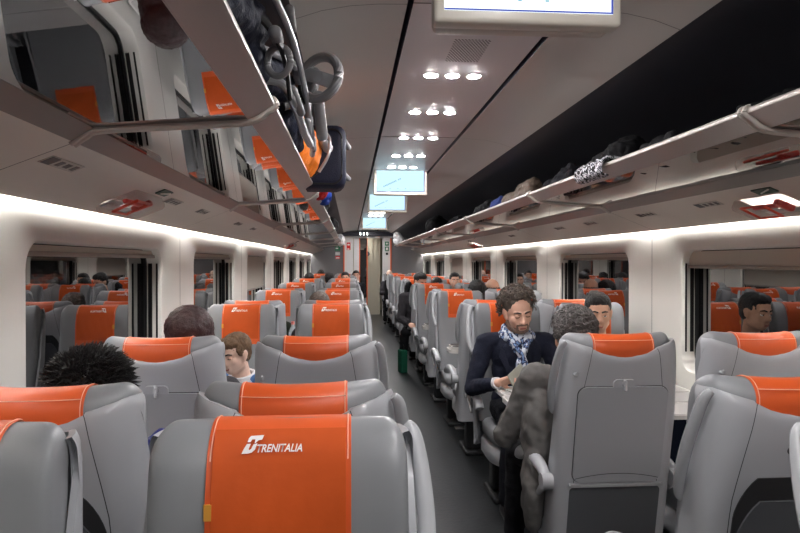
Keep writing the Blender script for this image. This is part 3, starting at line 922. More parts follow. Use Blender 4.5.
# ------------------------------------------------------------------ bay tables
M_ttop = mat('table_top', srgb(176, 174, 172), .3); M_tedge = mat('table_rim', srgb(212, 210, 206), .3); M_tdark = mat('table_underside', srgb(40, 40, 42), .5)
def table(side, y, wing, label):
    s = -1 if side == 'left' else 1
    root = empty('folding_table', (CX + s * .9, y, 0), 0, label, 'table', 'tables between facing seats')
    xi, xo = (CX + s * .36) - (CX + s * .9), (CX + s * 1.475) - (CX + s * .9)
    lo, hi = min(xi, xo), max(xi, xo)
    bm = bmesh.new(); plate(bm, [(a, b, .700) for a, b in rrect((lo + hi) / 2, 0, (hi - lo) / 2, .13, .06, 5)], .026, nrm=Vector((0, 0, 1)))
    link_mesh('table_beam', bm, M_tedge, root, False)
    bm = bmesh.new(); plate(bm, [(a, b, .7255) for a, b in rrect((lo + hi) / 2, 0, (hi - lo) / 2 - .012, .118, .05, 5)], .003, nrm=Vector((0, 0, 1)))
    link_mesh('table_top', bm, M_ttop, root, False)
    for q in (-1, 1):
        for xc in (s * -.26, s * .30):
            if wing:
                cy_, hy, z_ = q * .262, .13, .703
            else:
                cy_, hy, z_ = q * .062, .06, .729
            bm = bmesh.new(); plate(bm, [(a, b, z_) for a, b in rrect(xc, cy_, .262, hy, .05, 5)], .020, nrm=Vector((0, 0, 1)))
            lf = link_mesh('folding_leaf', bm, M_tedge, root, False)
            bm = bmesh.new(); plate(bm, [(a, b, z_ + .0195) for a, b in rrect(xc, cy_, .250, hy - .012, .042, 5)], .003, nrm=Vector((0, 0, 1)))
            link_mesh('leaf_top', bm, M_ttop if wing else M_tdark, lf, False)
    bm = bmesh.new(); box(bm, (min(s * .50, s * .57), -.05, .0), (max(s * .50, s * .57), .05, .705), bev=.01)
    box(bm, (min(s * -.1, s * -.04), -.03, .0), (max(s * -.1, s * -.04), .03, .705), bev=.01); link_mesh('support', bm, M_dark, root, False)
table('left', 3.40, True, 'table at the boy between the facing seats left of the aisle')
table('right', 3.40, True, 'table with rounded light rim under the hands of the man in navy blazer')
table('left', 5.58, False, 'table with small water bottle behind the second facing row, left side')
table('right', 5.46, False, 'folded table with light rims, second bay on the right of the aisle')
table('right', 7.36, False, 'folded table with light rims, third bay on the right of the aisle')
table('left', 7.67, False, 'folded table of the third bay on the left of the aisle')
# ------------------------------------------------------------------ people
def skinmat(name, c): return mat(name, c, .55, var=.05, vscale=25, bump=.05, bscale=220)
def clothmat(name, c, rough=.85, bump=.5, bscale=180, var=.08): return mat(name, c, rough, spec=.25, bump=bump, bscale=bscale, var=var, vscale=14)
M_skin_a = skinmat('skin_tan', srgb(232, 184, 160)); M_skin_b = skinmat('skin_olive', srgb(206, 160, 134)); M_skin_c = skinmat('skin_fair', srgb(240, 204, 184))
M_hair_grey = mat('hair_dark_grey', srgb(92, 80, 72), .5, var=.45, vscale=40, bump=.6, bscale=300)
M_hair_salt = mat('hair_salt_and_pepper', srgb(96, 92, 90), .5, var=.55, vscale=60, bump=.6, bscale=300)
M_brow = mat('dark_eyebrow', srgb(44, 34, 30), .6)
M_hair_black = mat('hair_black', srgb(20, 17, 17), .45, bump=.6, bscale=300)
M_hair_red = mat('hair_dark_red', srgb(52, 24, 25), .38, bump=.5, bscale=260, var=.3, vscale=30)
M_hair_brown = mat('hair_brown', srgb(112, 86, 62), .6, bump=.7, bscale=300, var=.3, vscale=50)
M_beard = mat('stubble', srgb(132, 108, 96), .8, bump=.6, bscale=500, var=.2, vscale=90)
M_lips = mat('lips', srgb(176, 96, 86), .45); M_eyew = mat('eye_white', srgb(225, 222, 218), .3); M_iris = mat('iris', srgb(45, 30, 22), .25)
M_shoe = mat('black_leather_shoe', srgb(20, 18, 18), .35)

def head_prims(bm, M, sc):
    def E(c, r, rot=None):
        uvs(bm, (0, 0, 0), 1.0, 24, 16, M=M @ Matrix.Translation(Vector(c) * sc) @ Matrix.Diagonal((r[0] * sc, r[1] * sc, r[2] * sc, 1)))
    def C(a, b, r0, r1): capsule(bm, M @ (Vector(a) * sc), M @ (Vector(b) * sc), r0 * sc, r1 * sc)
    E((0, -.012, .030), (.074, .094, .088)); E((0, .022, -.030), (.060, .066, .080))
    E((0, .044, -.086), (.034, .034, .026)); C((-.048, .0, -.062), (-.022, .046, -.088), .022, .020); C((.048, .0, -.062), (.022, .046, -.088), .022, .020)
    E((-.036, .052, -.026), (.024, .022, .026)); E((.036, .052, -.026), (.024, .022, .026))
    C((-.040, .066, .020), (-.012, .080, .018), .010, .010); C((.040, .066, .020), (.012, .080, .018), .010, .010)
    C((0, .080, .010), (0, .100, -.030), .008, .013); E((-.011, .092, -.034), (.009, .010, .008)); E((.011, .092, -.034), (.009, .010, .008))
    C((-.018, .078, -.060), (.018, .078, -.060), .010, .010); C((-.015, .077, -.073), (.015, .077, -.073), .010, .010)
    for q in (-1, 1):
        E((q * .074, -.006, -.006), (.010, .020, .030)); E((q * .078, -.012, .004), (.010, .016, .020)); E((q * .070, .0, -.03), (.010, .012, .012))
def hand(bm, wrist, d, n, thumb, curl=45, sc=1.0):
    """palm, four unequal bent fingers and a thumb leaving the side of the palm"""
    d = Vector(d).normalized(); n = Vector(n); n = (n - d * n.dot(d)).normalized(); w_ = d.cross(n) * thumb
    W = Vector(wrist); L = [.074, .082, .076, .060]
    for k in range(4):
        off = w_ * (.028 - .0185 * k) * sc
        kn = W + d * (.088 - .004 * abs(k - 1)) * sc + off
        capsule(bm, W + d * .012 * sc + off * .55, kn, .0135 * sc, .0105 * sc)
        p = kn; a = R(curl * .55)
        for j, fr in enumerate((.46, .30, .24)):
            q = p + (d * math.cos(a) + n * math.sin(a)) * L[k] * fr * sc
            capsule(bm, p, q, (.0100 - .0008 * j) * sc, (.0092 - .0009 * j) * sc); p = q; a += R(curl * .75)
    b = W + d * .022 * sc + w_ * .026 * sc
    m = b + (d * .55 + w_ * .65 + n * .45).normalized() * .042 * sc
    t = m + (d * .85 + w_ * .10 + n * .55).normalized() * .030 * sc
    e = t + (d * .85 - w_ * .15 + n * .35).normalized() * .024 * sc
    capsule(bm, b, m, .0155 * sc, .0120 * sc); capsule(bm, m, t, .0115 * sc, .0105 * sc); capsule(bm, t, e, .0105 * sc, .0085 * sc)

def person(label, loc, rz, o, group=None):
    """seated figure: local +y is where the person faces"""
    root = empty('person', loc, rz, label, 'person', group)
    V = Vector; g = o.get
    sc = g('scale', 1.0)
    hc = V(g('head', (0, .30, 1.15))); M = Matrix.Translation(hc) @ Euler([R(a) for a in g('hrot', (0, 0, 0))], 'XYZ').to_matrix().to_4x4()
    hs = g('hscale', 1.0)
    neck = V(g('neck', (hc.x * .8, hc.y - .05, hc.z - .16 * hs)))
    pel = V(g('pelvis', (0, .29, .56)))
    shw = g('shw', .175) * sc
    mid = neck.lerp(pel, .5) + V((0, g('slouch', -.02), 0)); chest = neck.lerp(pel, .28)
    SH = {q: V(g('sh%+d' % q, (neck.x + q * shw, neck.y - .01, neck.z - .055 * sc))) for q in (-1, 1)}
    EL = {q: V(g('el%+d' % q, SH[q] + V((q * .07, .07, -.27 * sc)))) for q in (-1, 1)}
    HA = {q: V(g('ha%+d' % q, EL[q] + V((-q * .10, .22, .03)))) for q in (-1, 1)}
    HP = {q: pel + V((q * .085 * sc, .0, -.02)) for q in (-1, 1)}
    KN = {q: V(g('kn%+d' % q, (pel.x + q * .12, pel.y + .42 * sc, pel.z - .02))) for q in (-1, 1)}
    AN = {q: V(g('an%+d' % q, (KN[q].x, KN[q].y - .03, .09))) for q in (-1, 1)}
    vox = g('voxel', .009)
    # body: one continuous skin
    bm = bmesh.new()
    head_prims(bm, M, hs)
    capsule(bm, M @ V((0, -.025 * hs, -.055 * hs)), neck + V((0, 0, -.03)), .050 * hs, .056 * hs)
    k = sc
    capsule(bm, chest, mid, .10 * k, .10 * k); capsule(bm, mid, pel, .10 * k, .105 * k)
    capsule(bm, SH[-1], SH[1], .042 * k, .042 * k)
    for q in (-1, 1):
        capsule(bm, SH[q], EL[q], .040 * k, .032 * k); capsule(bm, EL[q], HA[q], .034 * k, .025 * k)
        hd = V(g('hd%+d' % q, HA[q] - EL[q])); hn = V(g('hn%+d' % q, (-q * .6, 0, -.8)))
        hand(bm, HA[q], hd, hn, g('th%+d' % q, 1 if (hd.normalized().cross(hn)).x * q < 0 else -1), g('curl', 45), .95 * sc)
        capsule(bm, HP[q], KN[q], .070 * k, .050 * k); capsule(bm, KN[q], AN[q], .050 * k, .034 * k)
    organic('body', bm, g('skin', M_skin_a), root, vox, g('bsm', 3))
    # jacket
    t = g('thick', 1.0)
    bm = bmesh.new()
    def El(c, r): uvs(bm, c, r, 20, 14)
    El(chest, (.160 * k * t, .112 * k * t, .145 * k)); El(mid, (.150 * k * t, .118 * k * t, .17 * k)); El(pel + V((0, 0, .05)), (.160 * k * t, .125 * k * t, .12 * k))
    capsule(bm, neck + V((0, -.012, -.035)), neck + V((0, -.01, -.10)), .072 * k, .11 * k)
    for q in (-1, 1):
        capsule(bm, neck + V((q * .05, -.01, -.045)), SH[q], .056 * k, .064 * k * t)
        capsule(bm, SH[q], EL[q], .062 * k * t, .050 * k * t); capsule(bm, EL[q], EL[q].lerp(HA[q], .86), .050 * k * t, .039 * k * t)
    for (c, r) in g('extra', []): El(V(c), r)
    organic('jacket', bm, g('coat', clothmat('dark_cloth', srgb(34, 34, 38))), root, vox, 4, g('fold', .007), g('fscale', .06))
    if g('cuff'):
        for q in (-1, 1):
            bm = bmesh.new(); a = EL[q].lerp(HA[q], .84); b = EL[q].lerp(HA[q], 1.0)
            cyl(bm, a, b, .035, .034, 20); link_mesh('shirt_cuff', bm, g('cuff'), root)
    # trousers and shoes
    bm = bmesh.new()
    uvs(bm, pel, (.150 * k, .120 * k, .10 * k), 20, 14)
    for q in (-1, 1): capsule(bm, HP[q], KN[q], .088 * k, .064 * k); capsule(bm, KN[q], AN[q] + V((0, 0, .02)), .062 * k, .050 * k)
    organic('trousers', bm, g('pants', clothmat('black_cloth', srgb(24, 24, 28))), root, max(vox, .007), 4, .006, .06)
    for q in (-1, 1):
        bm = bmesh.new(); f = AN[q]
        capsule(bm, (f.x, f.y - .02, .045), (f.x + q * .01, f.y + .14, .036), .040, .034, .85, (0, 0, 1)); organic('shoe', bm, M_shoe, root, .008, 3)
    # face details
    def at(c): return M @ (V(c) * hs)
    if not g('noface'):
        for q in (-1, 1):
            bm = bmesh.new(); uvs(bm, at((q * .030, .0705, .000)), .0125 * hs, 14, 10)
            ey = link_mesh('eyelid' if g('lids') else 'eye', bm, g('skin', M_skin_a) if g('lids') else M_eyew, root)
            bm = bmesh.new()
            if g('lids'): tube(bm, [at((q * (.018 + .006 * i), .0835 - .0011 * (i - 2) ** 2, -.0035 - .0009 * (2 - abs(i - 2)))) for i in range(5)], .0019 * hs, 6)
            else: uvs(bm, at((q * .030, .0795, -.002)), .0058 * hs, 10, 8)
            link_mesh('lashes' if g('lids') else 'iris', bm, M_iris, ey)
            if not g('lids'):
                bm = bmesh.new(); uvs(bm, at((q * .030, .0715, .0045)), .0132 * hs, 14, 10)
                link_mesh('eyelid', bm, g('skin', M_skin_a), root)
            bm = bmesh.new()
            capsule(bm, at((q * .014, .0875, .020)), at((q * .030, .0845, .025)), .0050 * hs, .0048 * hs); capsule(bm, at((q * .030, .0845, .025)), at((q * .046, .070, .020)), .0048 * hs, .003 * hs)
            link_mesh('eyebrow', bm, M_brow, root)
        bm = bmesh.new()
        capsule(bm, at((-.017, .0815, -.0625)), at((.017, .0815, -.0625)), .0050 * hs, .0050 * hs); capsule(bm, at((-.013, .083, -.0705)), at((.013, .083, -.0705)), .0056 * hs, .0056 * hs)
        link_mesh('lips', bm, M_lips, root)
    if g('beard'):
        bm = bmesh.new()
        E2 = lambda c, r: uvs(bm, (0, 0, 0), 1.0, 20, 12, M=M @ Matrix.Translation(V(c) * hs) @ Matrix.Diagonal((r[0] * hs, r[1] * hs, r[2] * hs, 1)))
        E2((0, .045, -.089), (.038, .0365, .0275)); capsule(bm, at((-.026, .079, -.052)), at((0, .088, -.047)), .0062 * hs, .0075 * hs); capsule(bm, at((.026, .079, -.052)), at((0, .088, -.047)), .0062 * hs, .0075 * hs)
        for q in (-1, 1): capsule(bm, at((q * .0525, -.0, -.058)), at((q * .0255, .048, -.088)), .0215 * hs, .0225 * hs); capsule(bm, at((q * .028, .076, -.053)), at((q * .026, .068, -.082)), .0070 * hs, .012 * hs)
        organic('beard', bm, M_beard, root, .004, 2, .0008, .006)
    # hair
    st = g('hair', 'short'); hm = g('hairm', M_hair_black); bm = bmesh.new()
    E2 = lambda c, r: uvs(bm, (0, 0, 0), 1.0, 24, 16, M=M @ Matrix.Translation(V(c) * hs) @ Matrix.Diagonal((r[0] * hs, r[1] * hs, r[2] * hs, 1)))
    rr = random.Random(int(loc[0] * 1000 + loc[1] * 77))
    if st != 'bald':
        E2((0, -.024, .040), (.0815, .097, .086))
        E2((0, -.050, -.005), (.070, .060, .070))
    if st == 'short':
        E2((0, .020, .082), (.062, .062, .040)); organic('hair', bm, hm, root, .006, 2, .004, .014)
    elif st == 'boy':
        E2((0, .030, .076), (.066, .062, .036)); E2((-.068, .012, .030), (.012, .03, .035)); E2((.068, .012, .030), (.012, .03, .035)); organic('hair', bm, hm, root, .004, 1, .0035, .010)
    elif st == 'bob':
        E2((0, -.03, .03), (.098, .108, .098)); E2((0, -.04, -.05), (.092, .085, .10)); E2((-.075, .0, -.04), (.026, .05, .08)); E2((.075, .0, -.04), (.026, .05, .08)); organic('hair', bm, hm, root, .006, 3, .004, .02)
    elif st == 'bald':
        for a in range(-6, 7):
            an = R(a * 20); E2((.070 * math.sin(an), -.012 - .088 * math.cos(an), .005), (.016, .016, .028))
        organic('hair', bm, hm, root, .006, 2, .002, .01)
    elif st == 'spiky':
        E2((0, -.024, .044), (.088, .102, .090))
        for k_ in range(1500):
            u = rr.uniform(-1, 1); a = rr.uniform(0, 2 * PI); zz = rr.uniform(-.15, 1.0); r_ = math.sqrt(max(0, 1 - zz * zz))
            n = V((r_ * math.cos(a), r_ * math.sin(a), zz))
            if n.y > .55 and n.z < .35: continue
            p = V((n.x * .085, -.02 + n.y * .098, .045 + n.z * .085)); dv = (n + V((rr.uniform(-.5, .5), rr.uniform(-.5, .5), rr.uniform(-.1, .5)))).normalized()
            tube(bm, [at(p), at(p + dv * .014), at(p + dv * rr.uniform(.022, .040) + V((.004, 0, -.006)))], [.0042 * hs, .0028 * hs, .0006], 4)
        link_mesh('hair', bm, hm, root)
    elif st == 'curly':
        E2((0, -.026, .052), (.084, .094, .080))
        rise = g('vol', 1.0)
        for k_ in range(g('locks', 420)):
            a = rr.uniform(0, 2 * PI); zz = rr.uniform(-.55, 1.0); r_ = math.sqrt(max(0, 1 - zz * zz))
            n = V((r_ * math.cos(a), r_ * math.sin(a), zz))
            if n.y > .2 and n.z < .62 - (.0 if abs(n.x) < .55 else .30): continue
            if n.y > -.1 and n.z < -.05: continue
            p = V((n.x * .085, -.024 + n.y * .094, .046 + n.z * .086)) + n * rr.uniform(0, .012) * rise
            u = n.orthogonal().normalized(); v = n.cross(u); u2 = u * math.cos(a * 3) + v * math.sin(a * 3); v2 = n.cross(u2)
            cr = rr.uniform(.007, .012); pts = []
            for i in range(9):
                ph = i * .95; pts.append(at(p + u2 * cr * math.cos(ph) + v2 * cr * math.sin(ph) + n * (.0016 * i) * rise + V((0, 0, -.0012 * i)) + u2 * .002 * i))
            tube(bm, pts, [.0042 * hs] * 8 + [.0015], 5)
        link_mesh('hair', bm, hm, root)
    root['_'] = 0; del root['_']
    return root, M, hs, neck, HA, EL, SH

M_navy_wool = clothmat('navy_wool', srgb(24, 28, 44)); M_greysuit = clothmat('grey_suit_cloth', srgb(100, 98, 96), bscale=260, bump=.2); M_blackc = clothmat('black_coat_cloth', srgb(20, 20, 24))
M_bluedown = clothmat('blue_down_jacket', srgb(30, 44, 120), .5, .3, 60); M_bluesh = clothmat('light_blue_shirt', srgb(104, 152, 214), .8, .2); M_charc = clothmat('charcoal_wool', srgb(62, 60, 64), .95, .7, 120)
M_shirtw = clothmat('white_shirt_cloth', srgb(224, 226, 230), .8, .1)
M_plaid = plaid_mat('blue_white_scarf', srgb(206, 214, 226), srgb(36, 46, 84), srgb(120, 150, 196), 38)

# man with phone, facing the camera
W = lambda x, y, z, bx=SX[('right', 'aisle')], by=4.33: (-(x - bx), by - y, z)      # world point -> local, for someone facing the camera
man = person('man with curly dark hair, navy blazer and blue scarf looking at a phone', (SX[('right', 'aisle')], 4.33, 0), PI, dict(
    hscale=1.07, head=W(1.016, 3.95, 1.145), hrot=(-15, 5, 4), neck=W(1.02, 4.02, 1.005), pelvis=(0, .33, .57), shw=.185, voxel=.0048,
    **{'el+1': W(.735, 3.95, .685), 'ha+1': W(.835, 3.70, .760), 'hd+1': (-.75, .25, .25), 'hn+1': (-.25, .55, -.35), 'th+1': 1,
       'el-1': W(1.31, 3.92, .70), 'ha-1': W(1.10, 3.68, .765), 'hd-1': (.8, .2, .2), 'hn-1': (.2, .55, -.35), 'th-1': -1, 
       'kn+1': W(.90, 3.62, .55), 'kn-1': W(1.16, 3.62, .55), 'an+1': W(.88, 3.66, .09), 'an-1': W(1.16, 3.66, .09)},
    curl=52, coat=M_navy_wool, pants=clothmat('dark_navy_trousers', srgb(22, 24, 32)), hair='curly', locks=360, vol=1.5, hairm=M_hair_grey, beard=True, lids=True, skin=M_skin_a, cuff=M_shirtw, fold=.006))
root, Mh, hs, neck, HA, EL, SH = man
bm = bmesh.new()
# scarf: a loop round the neck and two crossing ends on the chest
c = neck
loop = [(c.x + .088 * math.cos(a), c.y + .004 + .080 * math.sin(a), c.z - .012 - .020 * math.sin(a) + .008 * math.sin(3 * a)) for a in [2 * PI * k / 18 for k in range(18)]]
tube(bm, loop, .032, 12, closed=True, flat=1.0)
loop2 = [(c.x + .074 * math.cos(a), c.y + .012 + .070 * math.sin(a), c.z + .018 - .030 * math.sin(a)) for a in [2 * PI * k / 18 for k in range(18)]]
tube(bm, loop2, .024, 12, closed=True)
p1 = smooth_path([(c.x - .075, c.y + .06, c.z - .0), (c.x - .035, c.y + .112, c.z - .07), (c.x + .005, c.y + .135, c.z - .14), (c.x + .018, c.y + .14, c.z - .22), (c.x + .03, c.y + .13, c.z - .31)], 5)
p2 = smooth_path([(c.x + .075, c.y + .06, c.z - .0), (c.x + .035, c.y + .118, c.z - .07), (c.x - .006, c.y + .142, c.z - .13), (c.x - .03, c.y + .145, c.z - .22), (c.x - .04, c.y + .13, c.z - .30)], 5)
for p in (p1, p2): tube(bm, p, [.030 + .010 * i / len(p) for i in range(len(p))], 12, flat=.55, up=Vector((1, 0, 0)))
sf = organic('scarf', bm, M_plaid, root, .006, 2, .006, .03)
# lapels
bm = bmesh.new()
for q in (-1, 1):
    pts = [(c.x + q * .105, c.y + .072, c.z - .055), (c.x + q * .075, c.y + .118, c.z - .16), (c.x + q * .020, c.y + .135, c.z - .33), (c.x + q * .085, c.y + .118, c.z - .22), (c.x + q * .125, c.y + .095, c.z - .13)]
    plate(bm, pts, .007, nrm=Vector((0, 1, 0)))
link_mesh('lapels', bm, M_navy_wool, root)
# the phone is a thing of its own
ph = empty('smartphone', (.935, 3.655, .812), 0, 'pale grey smartphone held up by the man in navy blazer', 'phone')
ph.rotation_euler = (R(-30), R(62), R(8))
bm = bmesh.new(); box(bm, (-.037, -.004, -.070), (.037, .004, .070), bev=.0035); link_mesh('phone_case', bm, mat('phone_grey', srgb(168, 170, 158), .35), ph)
bm = bmesh.new(); box(bm, (-.034, .004, -.066), (.034, .0046, .066)); link_mesh('phone_screen', bm, M_black, ph, False)
# booklet under the phone
bm = bmesh.new(); box(bm, (-.07, -.10, 0), (.07, .10, .006)); o = link_mesh('booklet', bm, mat('booklet_grey', srgb(198, 200, 196), .5), None, False)
o.location = (.955, 3.58, .727); o.rotation_euler = (0, 0, .2); tag(o, 'small light grey booklet lying on the table under the smartphone', 'booklet')

# man in grey suit seen from behind
bx, by = SX[('right', 'aisle')], 2.45
L = lambda x, y, z: (x - bx, y - by, z)
person('man in grey suit with curly grey hair, seen from behind, elbow on armrest', (bx, by, 0), 0, dict(
    head=L(.985, 2.87, 1.118), hrot=(-8, 0, 8), neck=L(.955, 2.82, .985), pelvis=(0, .31, .57), shw=.18, voxel=.006, slouch=-.01,
    **{'sh-1': L(.795, 2.80, .945), 'sh+1': L(1.15, 2.82, .94), 'el-1': L(.690, 2.90, .672), 'ha-1': L(.865, 3.12, .745), 'hd-1': (.6, .5, .0), 'el+1': L(1.29, 2.92, .68), 'ha+1': L(1.10, 3.14, .76), 'hd+1': (-.6, .4, 0),
       'kn-1': L(.80, 3.10, .55), 'kn+1': L(1.14, 3.12, .55), 'an-1': L(.79, 3.14, .09), 'an+1': L(1.14, 3.14, .09)},
    extra=[(L(.765, 2.72, .50), (.045, .10, .20)), (L(.80, 2.76, .72), (.075, .10, .20))], coat=M_greysuit, hair='curly', locks=620, vol=.7, hairm=M_hair_salt, skin=M_skin_b, noface=True, thick=1.08, fold=.009, fscale=.055))
# black haired young man by the window
bx, by = SX[('right', 'window')], 4.33
person('young man with short black hair by the window, half hidden by the grey haired man', (bx, by, 0), PI, dict(
    head=(-(1.525 - bx), .36, 1.135), hrot=(-8, 0, -14), coat=clothmat('dark_green_cloth', srgb(28, 62, 58)), hair='short', hairm=M_hair_black, skin=M_skin_b, voxel=.007))
# woman with dark red hair
bx, by = SX[('left', 'window')], 2.45
person('woman with dark red bob hair and charcoal coat, seen from behind', (bx, by, 0), 0, dict(
    head=(.035, .31, 1.145), hrot=(-6, 0, 6), coat=M_charc, hair='bob', hairm=M_hair_red, skin=M_skin_c, voxel=.008, thick=1.05,
    **{'sh+1': (.180, .32, .915), 'el+1': (.215, .46, .62)}))
# person with black spiky hair
bx, by = SX[('left', 'window')], 1.50
person('person with spiky black hair and blue padded jacket, seen from behind', (bx, by, 0), 0, dict(
    head=(.02, .27, 1.085), hrot=(-4, 0, -8), coat=M_bluedown, hair='spiky', hairm=M_hair_black, skin=M_skin_b, voxel=.008, thick=1.25, fold=.014, fscale=.045, **{'sh+1': (.21, .30, .93), 'el+1': (.285, .36, .72)}))
# small boy standing between the seats
boy_o = dict(lids=True, head=(0, .05, 1.012), hscale=.80, hrot=(-12, 0, 0), neck=(0, .0, .915), pelvis=(0, -.02, .50), scale=.62, shw=.165, voxel=.006, slouch=.01,
    coat=M_bluesh, pants=clothmat('boy_trousers', srgb(60, 66, 90)), hair='boy', hairm=M_hair_brown, skin=M_skin_c, thick=1.1, fold=.004,
    **{'el+1': (.135, .02, .70), 'el-1': (-.135, .05, .69), 'ha+1': (.10, .17, .70), 'ha-1': (-.08, .19, .70), 'kn+1': (.06, .0, .28), 'kn-1': (-.06, .0, .28), 'an+1': (.06, -.02, .09), 'an-1': (-.06, -.02, .09)})
boy = person('small boy with brown hair and light blue shirt between the left seats', (-.520, 3.22, 0), R(180 - 34), boy_o)
bm = bmesh.new(); nk = boy[3]
tube(bm, [(nk.x + .062 * math.cos(a), nk.y + .052 * math.sin(a), nk.z - .018 - .016 * math.sin(a)) for a in [2 * PI * k / 16 for k in range(16)]], .012, 8, closed=True, flat=1.5)
for q in (-1, 1): plate(bm, [(nk.x + q * .01, nk.y + .066, nk.z - .035), (nk.x + q * .075, nk.y + .03, nk.z - .018), (nk.x + q * .105, nk.y + .02, nk.z - .055), (nk.x + q * .05, nk.y + .074, nk.z - .075)], .006, nrm=Vector((0, 1, .2)))
cl = link_mesh('collar', bm, M_shirtw, boy[0])
bm = bmesh.new()
tube(bm, [(nk.x + .080 * math.cos(a), nk.y + .064 * math.sin(a), nk.z - .036 - .016 * math.sin(a)) for a in [2 * PI * k / 16 for k in range(16)]], .005, 8, closed=True); link_mesh('collar_trim', bm, M_navy_wool, cl)

far = [  # label, seat row side, x, y, facing(+1 away), head z, hair, hair material, skin, coat
    ('person with brown hair behind the second facing orange cloth, beside the aisle on the left', -.235, 4.72, 1, 1.10, 'short', M_hair_grey, M_skin_b, M_charc, 0),
    ('person with black hair, third last head before the end wall left of the aisle', -.36, 10.99, 1, 1.145, 'short', M_hair_black, M_skin_b, M_blackc, 0),
    ('person with black hair facing the camera, nearest the aisle in the far left rows', -.10, 12.7, -1, 1.14, 'short', M_hair_black, M_skin_a, M_charc, 0),
    ('person with dark hair by the far left windows, left of two heads', -.70, 10.99, 1, 1.14, 'short', M_hair_black, M_skin_b, M_charc, 0),
    ('person with black hair by the far left windows, smallest head near the end wall', -.69, 15.19, 1, 1.15, 'short', M_hair_black, M_skin_b, M_blackc, 0),
    ('man with black hair leaning into the aisle left of the end door', .12, 14.8, -1, 1.14, 'short', M_hair_black, M_skin_a, M_blackc, 0),
    ('bald person far away on the right, just right of the end door', .92, 15.95, -1, 1.13, 'bald', M_hair_grey, M_skin_c, M_charc, 0),
    ('person with black hair in the far right aisle row, head low behind orange cloth', 1.16, 8.52, 1, 1.12, 'short', M_hair_black, M_skin_b, M_blackc, 0),
    ('dark haired man facing the camera above the grey seats by the right windows', 1.555, 10.1, -1, 1.165, 'short', M_hair_black, M_skin_a, M_charc, 0),
    ('person with black hair seen from behind, left of the bald man', 1.335, 6.59, 1, 1.135, 'bob', M_hair_black, M_skin_b, M_blackc, 0),
    ('bald man in blue seen from behind near the right windows', 1.50, 6.59, 1, 1.15, 'bald', M_hair_black, M_skin_b, M_navy_wool, 0),
]
for lab, x, y, f, hz_, st, hm, sk, ct, _ in far:
    person(lab, (x, y, 0), 0 if f > 0 else PI, dict(head=(0, .33, hz_), neck=(0, .29, hz_ - .15), pelvis=(0, .30, .56), shw=.15, coat=ct, hair=st, hairm=hm, skin=sk, voxel=.012, noface=(f > 0), **{'el+1': (.19, .38, .70), 'el-1': (-.19, .38, .70)}))
# passenger leaning out into the aisle on the right
pa = person('person in dark coat leaning into the aisle on the right, green bag at the feet', (.93, 8.78, 0), PI, dict(
    head=(.0, .05, 1.185), hrot=(-20, 0, 25), neck=(.05, .02, 1.03), pelvis=(.05, .0, .58), coat=M_charc, pants=M_blackc, hair='short', hairm=M_hair_black, skin=M_skin_a, voxel=.010, thick=1.15,
    **{'sh+1': (.22, .02, .97), 'el+1': (.27, .10, .70), 'ha+1': (.17, .26, .64), 'kn+1': (.22, .20, .52), 'an+1': (.24, .06, .09), 'kn-1': (-.02, .20, .52), 'an-1': (.0, .1, .09)}))
bg = empty('shopping_bag', (.68, 8.60, 0), .3, 'dark green bag standing on the aisle floor beside the seated person', 'bag')
bm = bmesh.new(); box(bm, (-.045, -.07, .0), (.045, .07, .30), bev=.015); link_mesh('bag_body', bm, clothmat('green_bag', srgb(20, 84, 62)), bg)
bm = bmesh.new(); tube(bm, smooth_path([(0, -.04, .29), (0, -.035, .36), (0, .035, .36), (0, .04, .29)], 5), .006, 8); link_mesh('bag_handle', bm, M_black, bg)
# black coat hanging from a seat
bm = bmesh.new(); capsule(bm, (0, 0, 1.10), (0, .03, .70), .07, .10, .6, (1, 0, 0)); capsule(bm, (.02, .05, 1.12), (.02, .09, .82), .06, .09, .7, (1, 0, 0))
o = organic('hanging_coat', bm, M_blackc, None, .009, 3, .012, .06); o.location = (.775, 8.95, 0); tag(o, 'black coat hanging on the aisle side of a far right seat', 'coat')
bm = bmesh.new(); capsule(bm, (0, 0, 1.0), (0, .05, .45), .06, .09, .6, (1, 0, 0))
o = organic('hanging_coat', bm, M_blackc, None, .010, 3, .012, .06); o.location = (.765, 14.2, 0); tag(o, 'dark coat hanging by the aisle in the farthest right rows', 'coat')

# ------------------------------------------------------------------ things on the table in the second left bay
bt = empty('water_bottle', (-.468, 5.42, .742), 0, 'small clear water bottle with pink cap between the left seats', 'bottle')
bm = bmesh.new()
prof = [(.002, 0), (.030, .0), (.032, .012), (.032, .06), (.029, .075), (.032, .09), (.032, .14), (.024, .165), (.013, .185), (.012, .20)]
tube(bm, [(0, 0, z) for _, z in prof], [r for r, _ in prof], 18)
link_mesh('bottle_body', bm, mat('bottle_plastic', srgb(214, 224, 230), .1, alpha=.55), bt)
bm = bmesh.new(); cyl(bm, (0, 0, .198), (0, 0, .222), .014, seg=16); link_mesh('cap', bm, mat('pink_cap', srgb(226, 130, 120), .4), bt)
bm = bmesh.new(); cyl(bm, (0, 0, .095), (0, 0, .135), .0328, seg=20); link_mesh('paper_label', bm, mat('bottle_label', srgb(190, 200, 215), .5), bt)
bm = bmesh.new(); capsule(bm, (-.05, 0, .10), (.06, .02, .10), .07, .06, .9); capsule(bm, (-.02, .03, .14), (.03, .0, .18), .045, .04)
o = organic('folded_jacket', bm, clothmat('olive_cloth', srgb(40, 44, 32)), None, .008, 2, .012, .04); o.location = (-.56, 5.50, .742); tag(o, 'dark olive jacket heaped on the table beside the water bottle', 'jacket')
